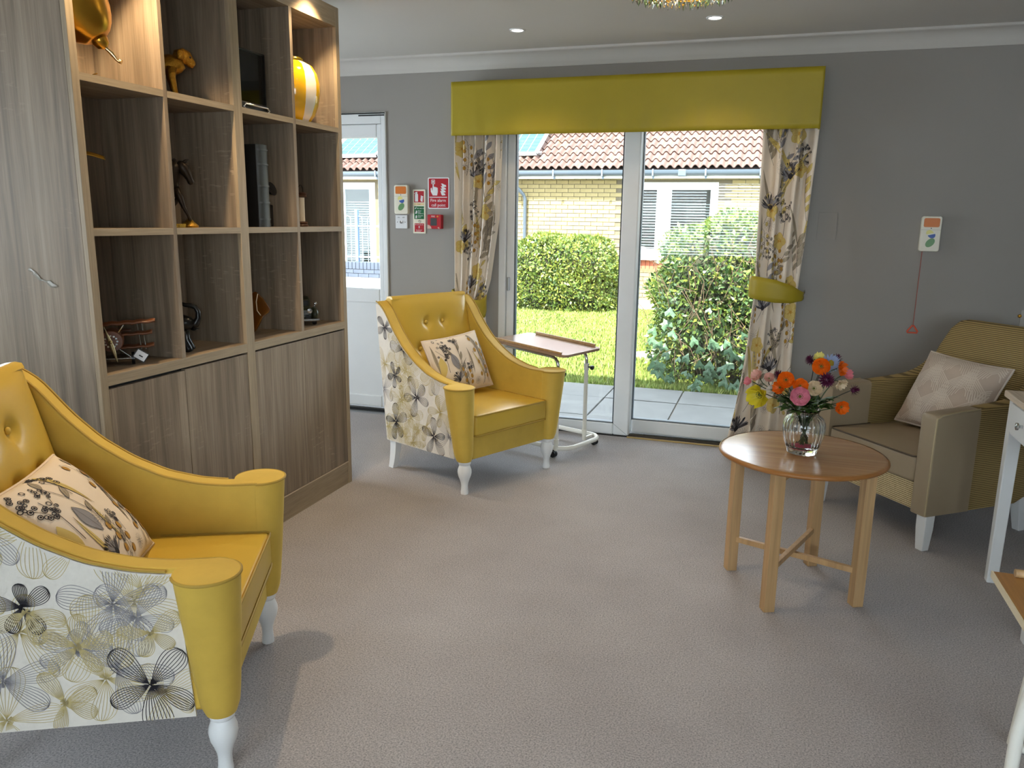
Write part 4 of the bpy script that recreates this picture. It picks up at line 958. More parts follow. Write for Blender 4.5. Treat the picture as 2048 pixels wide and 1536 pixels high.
def berries(P, c, r, rg, n=16, mat=None):
    mat = mat or P_BLACK
    for i in range(n):
        a = rg.uniform(0, 2*PI); d = r*math.sqrt(rg.random()); q = (c[0]+d*math.cos(a), c[1]+d*math.sin(a)*1.3); rr = rg.uniform(0.0045, 0.0075)
        P.ring(mat, q, rr, 0.0026, n=8)
        if rg.random() < 0.5: P.disc(mat, (q[0]+0.001, q[1]), rr*0.5, n=7)
    P.line(mat, [(c[0], c[1]-r*2.6), (c[0]+0.004, c[1]-r), c], 0.0022)
    for s in (-1, 1): P.line(mat, [(c[0]+0.002, c[1]-r*1.1), (c[0]+s*r*0.7, c[1]-r*0.1)], 0.0016)
def poppy(P, c, r, rg, mat=None):
    mat = mat or P_YEL
    for i in range(5):
        a = 2*PI*i/5+rg.uniform(-0.2, 0.2); P.leaf(mat, c, a, r, r*0.95, 0.0005+0.00012*i, pw=0.6, edge=P_OCHRE, ew=0.0010)
    P.disc(P_OCHRE, c, r*0.16, 0.0016)
    for i in range(9):
        a = 2*PI*i/9; P.line(P_OCHRE, [c, (c[0]+r*0.36*math.cos(a), c[1]+r*0.36*math.sin(a))], 0.0009, 0.0016)
def daisy(P, c, r, rg, mat=None):
    mat = mat or P_DARK
    for i in range(14):
        a = 2*PI*i/14; e = (c[0]+r*math.cos(a), c[1]+r*math.sin(a)); f_ = (c[0]+r*math.cos(a+0.22), c[1]+r*math.sin(a+0.22))
        P.line(mat, [(c[0]+0.2*r*math.cos(a), c[1]+0.2*r*math.sin(a)), e, f_], 0.0010)
    P.ring(mat, c, r*0.2, 0.0012)
def thistle(P, c, r, rg):
    for i in range(26):
        a = rg.uniform(0.15*PI, 0.95*PI); P.leaf(P_DARK if i % 2 else P_GREY, c, a, r*rg.uniform(0.7, 1.15), r*0.13, 0.0005+0.00002*i)
    for i in range(9):
        a = rg.uniform(0.2*PI, 0.8*PI); P.leaf(P_BLACK, (c[0]+r*0.75*math.cos(a), c[1]+r*0.75*math.sin(a)), a, r*0.35, r*0.09, 0.0013)
    P.leaf(P_BLACK, (c[0], c[1]-r*0.15), PI/2, r*0.5, r*0.4, 0.0012)
    P.line(P_BLACK, [(c[0]-r*0.5, c[1]-r*1.1), (c[0]-r*0.2, c[1]-r*0.5), c], 0.0020)
def bellstem(P, c, h, rg, mat=None):
    pts = [(c[0]+0.012*math.sin(3*i/8), c[1]+h*i/8) for i in range(9)]; P.line(P_DARK, pts, 0.0020)
    for i in range(2, 9):
        s = 1 if i % 2 else -1; x, y = pts[i]; e = (x+s*0.022, y+0.004)
        P.line(P_DARK, [(x, y), (x+s*0.012, y+0.012), e], 0.0015)
        P.leaf(mat or P_OCHRE, e, -PI/2+0.1*s, 0.026, 0.019, 0.0006, pw=0.55, edge=P_DARK, ew=0.0009)
def leafstem(P, c, h, ang, rg, mat=None, n=6, sz=0.045):
    ca, sa = math.cos(ang), math.sin(ang); b = rg.uniform(-0.25, 0.25)
    pts = [(c[0]+h*u*ca-b*h*u*u*sa, c[1]+h*u*sa+b*h*u*u*ca) for u in [i/10 for i in range(11)]]
    P.line(P_DARK, pts, 0.0020)
    for i in range(2, 11, max(1, 10//n)):
        s = 1 if i % 2 else -1
        P.leaf(mat or P_TAUPE, pts[i], ang+s*rg.uniform(0.5, 0.9), sz*rg.uniform(0.7, 1.2), sz*0.38, 0.0005, edge=P_DARK, ew=0.0009)
def grassblade(P, c, h, ang, rg):
    b = rg.uniform(-0.35, 0.35); ca, sa = math.cos(ang), math.sin(ang)
    P.leaf(P_TAUPE if rg.random() < 0.5 else P_YEL, c, ang, h, h*0.09, 0.0004, bend=b, n=14); 
    P.line(P_DARK, [(c[0]+h*u*ca-b*h*u*u*sa, c[1]+h*u*sa+b*h*u*u*ca) for u in [i/12 for i in range(13)]], 0.0012)

def botanical(P, w, z0, z1, rg, dens=1.0):
    """meadow of stems, poppies, berries, thistles over a cloth w wide"""
    area = w*(z1-z0); 
    def R(): return rg.uniform(0.0, w), rg.uniform(z0, z1)
    for _ in range(int(20*area*dens)): x, z = R(); grassblade(P, (x, z), rg.uniform(0.20, 0.40), PI/2+rg.uniform(-0.45, 0.45), rg)
    for _ in range(int(17*area*dens)): x, z = R(); leafstem(P, (x, z), rg.uniform(0.16, 0.30), PI/2+rg.uniform(-0.6, 0.6), rg, rg.choice([P_TAUPE, P_GREY, P_TAUPE, P_YEL]), 5, rg.uniform(0.05, 0.085))
    for _ in range(int(12*area*dens)): x, z = R(); bellstem(P, (x, z), rg.uniform(0.14, 0.22), rg, rg.choice([P_OCHRE, P_YEL]))
    for _ in range(int(10*area*dens)): x, z = R(); daisy(P, (x, z), rg.uniform(0.026, 0.04), rg)
    n = max(3, int(10*area*dens)); cells = [(rg.uniform(0.1, 0.9)*w, z0+(z1-z0)*(i+rg.uniform(0.2, 0.8))/n) for i in range(n)]
    for x, z in cells: poppy(P, (x, z), rg.uniform(0.045, 0.062), rg)
    n = max(3, int(7*area*dens)); cells = [(rg.uniform(0.1, 0.9)*w, z0+(z1-z0)*(i+rg.uniform(0.2, 0.8))/n) for i in range(n)]
    for x, z in cells: berries(P, (x, z), rg.uniform(0.045, 0.065), rg, 30)
    n = max(2, int(5*area*dens)); cells = [(rg.uniform(0.1, 0.9)*w, z0+(z1-z0)*(i+rg.uniform(0.2, 0.8))/n) for i in range(n)]
    for x, z in cells: thistle(P, (x, z), rg.uniform(0.065, 0.09), rg)

# ------------------------------------------------------------------ mustard armchairs
ARMX = np.array([-0.715, -0.69, -0.63, -0.55, -0.47, -0.38, -0.28, -0.18, -0.10, 0.0, 0.08])
ARMZ = np.array([0.950, 0.948, 0.905, 0.800, 0.718, 0.655, 0.606, 0.580, 0.571, 0.572, 0.573])
def zarm(x):
    # smooth the measured profile
    q = np.linspace(x-0.02, x+0.02, 5); return float(np.interp(q, ARMX, ARMZ).mean())
def xback(z): return -0.622-0.082*(z-0.17)/0.78       # outer back line
def xinner(z): return -0.505-0.135*(z-0.41)/0.55      # inner back line

def make_armchair(name, label, group, loc, rz, flowers_r, seed):
    t = thing(name, label, 'armchair', loc, rz, group)
    xs = [-0.70+0.02*i for i in range(39)]            # -0.70 .. 0.06
    for s in (-1, 1):
        top = [(x, zarm(x)) for x in xs if x >= -0.70]
        top = [q for q in top if q[0] < 0.001]
        poly = [(0.0, 0.19)]+top[::-1]+[(xback(0.9)+0.006, 0.9), (xback(0.19)+0.006, 0.19)]
        y0, y1 = sorted((s*0.274, s*0.338))
        am = mesh('arm', prism(poly, y0, y1, 'y'), velvet, t, smooth=35, bevel=0.010)
        for yy in (0.278, 0.341):
            mesh('piping', tube([(x, s*yy, zarm(x)-0.004) for x in xs if x < (-0.085 if yy > 0.3 else 0.001)], 0.0042, 6), velvet_pipe, am, smooth=60)
        # front post with a scrolled, rounded top
        rings = []
        for k in range(15):
            u = k/14; z = 0.178+(0.570-0.178)*u; rr = 0.044+0.034*u**0.8; cy = 0.322+0.030*u; cx = 0.0-0.004*u
            if u < 0.08: rr *= 0.86+0.14*(u/0.08)
            rings.append([(cx+rr*1.0*math.cos(a), s*(cy+rr*0.98*math.sin(a)), z) for a in [2*PI*i/28 for i in range(28)]])
        po = mesh('arm_post', loft(rings), velvet, t, smooth=50)
        mesh('post_top', xf(ell((0, 0, 0), (0.0765, 0.0755, 0.003), 28, 8), Matrix.Translation((-0.004, s*0.352, 0.5697))), velvet, po, smooth=60)
        mesh('piping', tube([(-0.004+0.086*math.cos(a), s*(0.356+0.084*math.sin(a)), 0.566) for a in [2*PI*i/36 for i in range(36)] if not (math.cos(a) < -0.35 and math.sin(a) < 0.3)] if False else [(-0.004+0.0785*math.cos(a), s*(0.352+0.0770*math.sin(a)), 0.567) for a in [(-1.57+4.4*i/30) for i in range(31)]], 0.0042, 6), velvet_pipe, po, smooth=60)
        # patterned outer panel
        pp = [(-0.055, 0.18)]+[(x, zarm(x)-0.010) for x in xs if -0.695 < x < -0.07][::-1]+[(xback(0.93), 0.93), (xback(0.168), 0.168)]
        y0, y1 = sorted((s*0.337, s*0.3435))
        pn = mesh('side_panel', prism(pp, y0, y1, 'y'), panel_fabric, t)
        P = Print(lambda a, b, l, s=s: (a, s*(0.3435+l), b), lambda a, b: 0.170+0.012*(a+0.6) < b < zarm(a)-0.010 and xback(b)+0.002 < a < -0.056)
        rg = random.Random(seed+(10 if s > 0 else 0))
        fl = list(flowers_r) if s < 0 else []
        base = [(P_GOLD, (rg.uniform(-0.68, -0.05), rg.uniform(0.18, 0.9)), rg.uniform(0.095, 0.135)) for _ in range(19)]+[(P_GREY, (rg.uniform(-0.68, -0.05), rg.uniform(0.18, 0.85)), rg.uniform(0.10, 0.14)) for _ in range(7)]
        if s > 0: base += [(P_BLACK, (-0.3, 0.33), 0.1)]
        for i, (m_, c_, r_) in enumerate(base): line_flower(P, m_, c_, r_, rg.uniform(0, 6), rg, lift=0.0004+0.00001*i, k=8, w=0.0015)
        for i, (m_, c_, r_, rot) in enumerate(fl): line_flower(P, m_, c_, r_, rot, rg, lift=0.0010+0.00005*i, k=9, w=0.0017 if m_ is P_BLACK else 0.0015)
        P.build(pn)
        # legs
        prof = [(0.030, 0.176), (0.032, 0.168), (0.0305, 0.160), (0.0265, 0.157), (0.030, 0.148), (0.0355, 0.132), (0.0365, 0.118), (0.033, 0.098), (0.025, 0.078), (0.0195, 0.060), (0.0175, 0.045), (0.0185, 0.022), (0.020, 0.014), (0.0195, 0.0)]
        mesh('front_leg', lathe(prof[::-1], 24, (0.0, s*0.318, 0)), white_paint, t, smooth=50)
        rings = []
        for k in range(9):
            u = k/8; z = 0.172*(1-u); cx = -0.585-0.03*u*u+0.0; w_ = 0.026-0.006*u
            rings.append([(cx+dx*w_, s*0.310+dy*w_*0.8, z) for dx, dy in ((-1, -1), (1, -1), (1, 1), (-1, 1))])
        mesh('rear_leg', loft(rings[::-1]), white_paint, t, smooth=40)
    # back shell and back cushion
    mesh('back_shell', prism([(xback(0.175), 0.175), (xback(0.955), 0.955), (xback(0.955)+0.03, 0.962), (xinner(0.95)-0.012, 0.955), (xinner(0.42)-0.02, 0.30), (-0.48, 0.20)], -0.275, 0.275, 'y'), velvet, t, bevel=0.008)
    buttons = [(-0.062, 0.815), (0.062, 0.815), (-0.135, 0.672), (0.0, 0.672), (0.135, 0.672)]
    def bsurf(u, v):
        y = -0.272+0.544*u; z = 0.40+0.566*v
        e = (1-abs(2*u-1)**6)*(1-(abs(2*v-1))**8)
        x = xinner(z)-0.012+0.030*e
        for by, bz in buttons:
            d2 = (y-by)**2+(z-bz)**2; x -= 0.020*math.exp(-d2/(2*0.020**2))+0.006*math.exp(-d2/(2*0.05**2))
            if z < bz: x -= 0.004*math.exp(-((y-by)**2)/(2*0.010**2))*math.exp(-(bz-z)/0.08)
        return (x, y, z+0.004*(1-abs(2*u-1)**2)*(v > 0.98))
    bk = mesh('back_cushion', grid(bsurf, 64, 64), vinyl, t, smooth=180)
    mesh('cushion_top', prism([(xback(0.955)+0.006, 0.955), (xback(0.96)+0.012, 0.966), (xinner(0.96)-0.026, 0.970), (xinner(0.96)-0.008, 0.966), (xinner(0.95)-0.004, 0.952)], -0.273, 0.273, 'y'), vinyl, bk, smooth=60)
    for by, bz in buttons:
        x = bsurf((by+0.272)/0.544, (bz-0.40)/0.566)[0]
        mesh('button', ell((x+0.006, by, bz), (0.008, 0.0115, 0.0115), 14, 8), vinyl, bk, smooth=180)
    # seat
    sc_ = mesh('seat_cushion', rbox(-0.52, 0.036, -0.2735, 0.2735, 0.300, 0.412, 0.016, 4, crown=0.016), vinyl, t, smooth=60)
    for z in (0.409, 0.304):
        mesh('piping', tube([(-0.3, -0.2725, z), (0.020, -0.2725, z), (0.034, -0.262, z), (0.0365, -0.24, z), (0.0365, 0.24, z), (0.034, 0.262, z), (0.020, 0.2725, z), (-0.3, 0.2725, z)], 0.0042, 6), velvet_pipe, sc_, smooth=60)
    mesh('apron', box(-0.03, 0.012, -0.277, 0.277, 0.176, 0.300), velvet, t, bevel=0.005)
    mesh('seat_base', box(-0.60, -0.03, -0.27, 0.27, 0.185, 0.30), M('base_cloth', lin(60, 56, 50), 0.9), t)
    return t

FA = [(P_BLACK, (-0.156, 0.275), 0.125, 0.92), (P_GREY, (-0.225, 0.493), 0.145, 0.3), (P_BLACK, (-0.424, 0.495), 0.075, 2.9), (P_GREY, (-0.488, 0.307), 0.14, 0.4), (P_GOLD, (-0.313, 0.387), 0.09, 0.2), (P_GOLD, (-0.355, 0.241), 0.095, 0.6), (P_GOLD, (-0.417, 0.482), 0.085, 1.2), (P_GOLD, (-0.146, 0.414), 0.08, 0.7)]
FB = [(P_BLACK, (-0.536, 0.289), 0.10, 0.5), (P_DARK, (-0.353, 0.456), 0.11, 0.9), (P_DARK, (-0.211, 0.269), 0.105, 0.3), (P_DARK, (-0.468, 0.70), 0.10, 0.5), (P_GOLD, (-0.484, 0.42), 0.10, 0.3), (P_GOLD, (-0.161, 0.409), 0.09, 0.8), (P_DARK, (-0.62, 0.806), 0.08, 1.0), (P_DARK, (-0.538, 0.552), 0.07, 2.0), (P_GOLD, (-0.389, 0.20), 0.09, 0.1)]
CHA = make_armchair('armchair', 'mustard yellow armchair nearest the viewer, in front of the bookcase end', 'mustard armchairs', (-1.3713, 1.7406, 0), 0.4501, FA, 3)
CHB = make_armchair('armchair', 'mustard yellow armchair by the patio door with the overbed table behind it', 'mustard armchairs', (-1.2862, 3.8865, 0), -0.4529, FB, 23)

# ------------------------------------------------------------------ cushions
def make_cushion(name, label, w, h, th, Mw, cloth, pipe=None, seed=1, kind='floral', group=None):
    t = thing(name, label, 'cushion', Mw.translation, 0, group); t.matrix_world = Mw
    def prof(u, v):
        a = max(0.0, 1-abs(u)**2.6); b = max(0.0, 1-abs(v)**2.6)
        return (a*b)**0.55
    def pos(u, v, side, l=0.0):
        pin = 1-0.055*(1-abs(u)**2)*abs(v)**3; pin2 = 1-0.055*(1-abs(v)**2)*abs(u)**3
        return (w/2*u*pin2, h/2*v*pin, side*(th/2*prof(u, v)+0.004+l)+0.006*math.sin(3*u+seed)*math.cos(2*v)*(1-u*u)*(1-v*v))
    n = 54
    v1, f1 = grid(lambda a, b: pos(2*a-1, 2*b-1, 1), n, n); v2, f2 = grid(lambda a, b: pos(2*a-1, 2*b-1, -1), n, n)
    f2 = [q[::-1] for q in f2]; v, f = join((v1, f1), (v2, f2)); o = len(v1); m = n+1
    ring = [i for i in range(n+1)]+[j*m+n for j in range(1, n+1)]+[n*m+i for i in range(n-1, -1, -1)]+[j*m for j in range(n-1, 0, -1)]
    for i in range(len(ring)): a, b = ring[i], ring[(i+1) % len(ring)]; f.append((a, a+o, b+o, b))
    c = mesh('cover', (v, f), cloth, t, smooth=180)
    pts = []
    for i in range(20): pts.append((-1+2*i/20, -1))
    for i in range(20): pts.append((1, -1+2*i/20))
    for i in range(20): pts.append((1-2*i/20, 1))
    for i in range(20): pts.append((-1, 1-2*i/20))
    P3 = []
    for a, b in pts:
        x, y, z = pos(a, b, 1); P3.append((x*1.008, y*1.008, 0.0))
    mesh('piped_seam', tube(P3, 0.0055, 6, closed=True), pipe or cloth, t, smooth=60)
    P = Print(lambda a, b, l: pos(a/(w/2), b/(h/2), 1, l+0.0016), lambda a, b: abs(a) < w/2*0.985 and abs(b) < h/2*0.985)
    rg = random.Random(seed)
    if kind == 'floral':
        for _ in range(9): grassblade(P, (rg.uniform(-w/2, w/2), rg.uniform(-h/2, h*0.1)), rg.uniform(0.12, 0.3), PI/2+rg.uniform(-0.5, 0.5), rg)
        for x in (-0.02, 0.12): leafstem(P, (x*w/0.42, -h*0.45), h*0.8, PI/2+rg.uniform(-0.15, 0.2), rg, P_TAUPE, 5, 0.05)
        bellstem(P, (w*0.27, -h*0.47), h*0.86, rg); bellstem(P, (w*0.40, -h*0.45), h*0.6, rg); bellstem(P, (-w*0.05, -h*0.5), h*0.4, rg)
        berries(P, (-w*0.33, h*0.30), 0.055, rg, 34); berries(P, (-w*0.08, h*0.40), 0.03, rg, 14); berries(P, (w*0.05, -h*0.1), 0.02, rg, 10)
        thistle(P, (-w*0.2, -h*0.3), 0.05, rg); daisy(P, (-w*0.10, -h*0.05), 0.028, rg); daisy(P, (w*0.15, -h*0.38), 0.022, rg)
        P.leaf(P_GREY, (-w*0.17, -h*0.12), PI/2+0.2, 0.10, 0.05, 0.0006, edge=P_DARK); P.leaf(P_YEL, (-w*0.42, -h*0.2), PI/2-0.1, 0.12, 0.05, 0.0005); P.leaf(P_YEL, (-w*0.30, -h*0.45), PI/2+0.5, 0.09, 0.05, 0.0005)
    else:
        for row in range(-2, 3):
            for colm in range(-2, 3):
                cx = colm*w*0.42+(w*0.21 if row % 2 else 0); cy = -h*0.5+row*h*0.30+h*0.25
                for k in range(9):
                    s_ = 0.025+0.0135*k
                    P.line(kind, [(cx-s_, cy-0.9*s_+0.0), (cx-s_*0.72, cy+s_*0.15), (cx, cy+s_*0.75), (cx+s_*0.72, cy+s_*0.15), (cx+s_, cy-0.9*s_)], 0.0050, 0.0003+0.00003*(row+3))
    P.build(c)
    return t
def cush_matrix(chair_loc, rz, c, normal_tilt, yaw=0.0, roll=0.0):
    # cushion plane: local x -> chair left (sideways), local y -> up, local z (face) -> forward
    B = Matrix(((0, 0, 1, 0), (1, 0, 0, 0), (0, 1, 0, 0), (0, 0, 0, 1)))   # x->Y, y->Z, z->X
    return Matrix.Translation(chair_loc) @ Matrix.Rotation(rz, 4, 'Z') @ Matrix.Translation(c) @ Matrix.Rotation(yaw, 4, 'Z') @ Matrix.Rotation(-normal_tilt, 4, 'Y') @ Matrix.Rotation(roll, 4, 'X') @ B
cream_pipe = M('cream_cord', lin(222, 206, 190), 0.8)
make_cushion('scatter_cushion', 'small cream botanical print cushion on the mustard armchair by the patio door', 0.42, 0.33, 0.13, cush_matrix((-1.2862, 3.8865, 0), -0.4529, (-0.385, -0.015, 0.595), 0.42, 0.05, 0.05), cream_fabric, cream_pipe, 4, group='botanical cushions')
make_cushion('scatter_cushion', 'cream botanical print cushion leaning in the nearest mustard armchair', 0.46, 0.38, 0.14, cush_matrix((-1.3713, 1.7406, 0), 0.4501, (-0.405, -0.055, 0.575), 0.72, 0.10, -0.05), cream_fabric, cream_pipe, 9, group='botanical cushions')

# ------------------------------------------------------------------ taupe tub chair
CC, CR = (0.541, 3.9025, 0), math.radians(-142)
t = thing('tub_armchair', 'taupe and tan ribbed tub armchair at the right behind the round table', 'armchair', CC, CR)
def arm_ring(s, x, zt, yo, yi, zb=0.165, r=0.020):
    pts = [(x, s*yi, zb), (x, s*yi, zt-r)]
    for k in range(1, 5): a = PI-PI/2*k/4; pts.append((x, s*(yi+r+r*math.cos(a)), zt-r+r*math.sin(a)))
    for k in range(1, 5): a = PI/2-PI/2*k/4; pts.append((x, s*(yo-r+r*math.cos(a)), zt-r+r*math.sin(a)))
    pts += [(x, s*yo, zb)]
    return pts if s > 0 else pts[::-1]
for s in (-1, 1):
    # leather front part of the arm
    fx = [0.062, 0.055, 0.02, -0.08, -0.186]
    rings = [arm_ring(s, x, 0.612+0.004*i, 0.352-(0.012 if i == 0 else 0), 0.268+(0.012 if i == 0 else 0), 0.165) for i, x in enumerate(fx)]
    a_ = mesh('arm_front', loft(rings[::-1]), taupe, t, smooth=50)
    mesh('piping', tube([(0.060, s*0.350, 0.17), (0.062, s*0.350, 0.45), (0.058, s*0.350, 0.600), (0.03, s*0.350, 0.614), (-0.08, s*0.347, 0.622), (-0.186, s*0.347, 0.626)], 0.004, 6), taupe_pipe, a_, smooth=60)
    # ribbed rear part, sweeping up into the back
    rx = [(-0.186, 0.626, 0.351, 0.269), (-0.30, 0.632, 0.350, 0.268), (-0.40, 0.640, 0.350, 0.262), (-0.47, 0.648, 0.348, 0.25), (-0.53, 0.668, 0.343, 0.24), (-0.575, 0.70, 0.332, 0.23), (-0.61, 0.745, 0.318, 0.22)]
    mesh('arm_rear', loft([arm_ring(s, *q, zb=0.168+0.02*(i > 3)) for i, q in enumerate(rx)][::-1]), ribbed, t, smooth=50)
    rings = [[(0.022+dx*w_-0.0, s*0.322+dy*w_, z) for dx, dy in ((-1, -1), (1, -1), (1, 1), (-1, 1))] for z, w_ in ((0.0, 0.019), (0.10, 0.025), (0.170, 0.026))]
    mesh('front_leg', loft(rings), white_paint, t, bevel=0.003)
    rings = [[(-0.58-0.03*(1-z/0.17)+dx*w_, s*0.285+dy*w_, z) for dx, dy in ((-1, -1), (1, -1), (1, 1), (-1, 1))] for z, w_ in ((0.0, 0.018), (0.10, 0.023), (0.185, 0.025))]
    mesh('rear_leg', loft(rings), white_paint, t, bevel=0.003)
def bk_outline(inset=0.0):
    return [(-0.31+inset, 0.17), (-0.338+inset, 0.62), (-0.318+inset, 0.78), (-0.29+inset, 0.885-inset), (-0.262+inset, 0.918-inset), (-0.22+inset, 0.928-inset), (0.22-inset, 0.928-inset), (0.262-inset, 0.918-inset), (0.29-inset, 0.885-inset), (0.318-inset, 0.78), (0.338-inset, 0.62), (0.31-inset, 0.17)]
def bx(z, d): return -0.495-0.20*(z-0.40)/0.52-d
rings = [[(bx(z, d), y, z) for y, z in bk_outline(i)] for d, i in ((0.0, 0.03), (-0.018, 0.012) if False else (0.008, 0.008), (0.035, 0.0), (0.075, 0.004), (0.09, 0.02))]
mesh('back', loft(rings), ribbed, t, smooth=50)
mesh('seat_cushion', rbox(-0.50, 0.055, -0.266, 0.266, 0.292, 0.412, 0.018, 4, crown=0.02), taupe, t, smooth=60)
mesh('seat_piping', tube([(-0.2, -0.266, 0.409), (0.035, -0.265, 0.409), (0.054, -0.245, 0.409), (0.054, 0.245, 0.409), (0.035, 0.265, 0.409), (-0.2, 0.266, 0.409)], 0.004, 6), M('dark_piping', lin(84, 72, 58), 0.5), t, smooth=60)
mesh('front_apron', box(-0.03, 0.038, -0.266, 0.266, 0.168, 0.292), ribbed_cream, t, bevel=0.006)
mesh('seat_base', box(-0.56, -0.03, -0.26, 0.26, 0.178, 0.292), M('base_cloth_dark', lin(50, 44, 36), 0.9), t)
make_cushion('scatter_cushion', 'silvery pink art deco fan cushion on the taupe tub armchair', 0.42, 0.38, 0.15, cush_matrix(CC, CR, (-0.375, 0.035, 0.605), 0.50, 0.10, -0.05), M('blush_satin', lin(186, 168, 152), 0.42, var=0.05, vscale=6, sheen=0.4), M('blush_cord', lin(206, 192, 178), 0.6), 5, kind=M('fan_raised', lin(208, 194, 178), 0.45, sheen=0.3))
# ------------------------------------------------------------------ round table, vase, flowers
TC = (0.163, 3.062)
t = thing('round_table', 'round beech side table with a cross stretcher', 'table', (TC[0], TC[1], 0), 0)
mesh('table_top', lathe([(0.0, 0.532), (0.285, 0.532), (0.297, 0.535), (0.302, 0.541), (0.302, 0.5455), (0.297, 0.5505), (0.288, 0.552), (0.0, 0.552)], 72, caps=False), beech_top, t, smooth=40)
mesh('rim', lathe([(0.300, 0.5345), (0.3045, 0.538), (0.306, 0.542), (0.3045, 0.547), (0.299, 0.5512)], 72, caps=False), beech_edge, t, smooth=180)
la = math.radians(-19.5)       # direction of the left-right leg pair
legd = []
for k, rr in ((0, 0.245), (1, 0.255), (2, 0.245), (3, 0.25)):
    a = la+PI/2*k
    m4 = Matrix.Translation((rr*math.cos(a), rr*math.sin(a), 0)) @ Matrix.Rotation(a+PI/4, 4, 'Z')
    mesh('leg', xf(box(-0.0205, 0.0205, -0.0205, 0.0205, 0.0, 0.532), m4), beech, t, bevel=0.002)
for k in (0, 1):
    m4 = Matrix.Rotation(la+PI/2*k, 4, 'Z')
    mesh('stretcher', xf(box(-0.232, 0.232, -0.009, 0.009, 0.125+0.022*k, 0.147+0.022*k), m4), beech, t, bevel=0.0015)
    mesh('top_rail', xf(box(-0.235, 0.235, -0.010, 0.010, 0.487, 0.532), m4), beech, t, bevel=0.0015)
VC = (0.161, 3.045, 0.5522)
t = thing('glass_vase', 'clear ribbed glass vase of flowers on the round table', 'vase', VC)
outer = [(0.0, 0.0), (0.050, 0.0), (0.0545, 0.004), (0.0555, 0.014), (0.062, 0.034), (0.0705, 0.065), (0.0745, 0.095), (0.073, 0.120), (0.065, 0.138), (0.052, 0.147), (0.0485, 0.152), (0.0495, 0.160), (0.053, 0.166), (0.0535, 0.170)]
inner = [(0.050, 0.170), (0.0455, 0.160), (0.0445, 0.152), (0.049, 0.143), (0.061, 0.133), (0.0685, 0.117), (0.070, 0.095), (0.066, 0.065), (0.0575, 0.036), (0.050, 0.024), (0.0, 0.020)]
mesh('vase_body', lathe(outer+inner, 96, caps=False, rmod=lambda a, z: 1+(0.030*math.cos(24*a)*max(0, min(1, (z-0.014)/0.02))*max(0, min(1, (0.145-z)/0.02)))), glass_m, t, smooth=180)
mesh('pink_base_glass', lathe([(0.0, 0.0205), (0.034, 0.0205), (0.034, 0.026), (0.0, 0.027)], 24, caps=False), M('pink_glass', lin(226, 70, 110), 0.2, trans=0.3), t, smooth=40)  # thin pink disc on the inner floor of the vase
stem_m = M('flower_stem', lin(46, 70, 30), 0.6); sleaf = leafmat('flower_leaf', lin(70, 104, 44), 0.25); dark_stem = M('dark_stem', lin(40, 40, 30), 0.6)
def petm(n, c, var=0.12):
    return leafmat(n, c, var)
PM = dict(orange=petm('petal_orange', lin(236, 112, 16)), yellow_poppy=petm('petal_yellow', lin(222, 206, 50)), pink=petm('petal_pink', lin(226, 140, 160)), cream=petm('petal_cream', lin(226, 206, 172)), peach=petm('petal_peach', lin(232, 186, 172)), purple=petm('petal_purple', lin(86, 22, 60)), blue=petm('petal_blue', lin(156, 172, 206)), lemon=petm('petal_lemon', lin(232, 222, 130)), pinkbud=petm('petal_rose', lin(230, 140, 150)), white=petm('petal_white', lin(222, 218, 210)))
ycen = M('flower_centre', lin(150, 130, 30), 0.7); gcen = M('flower_pistil', lin(96, 98, 30), 0.7)
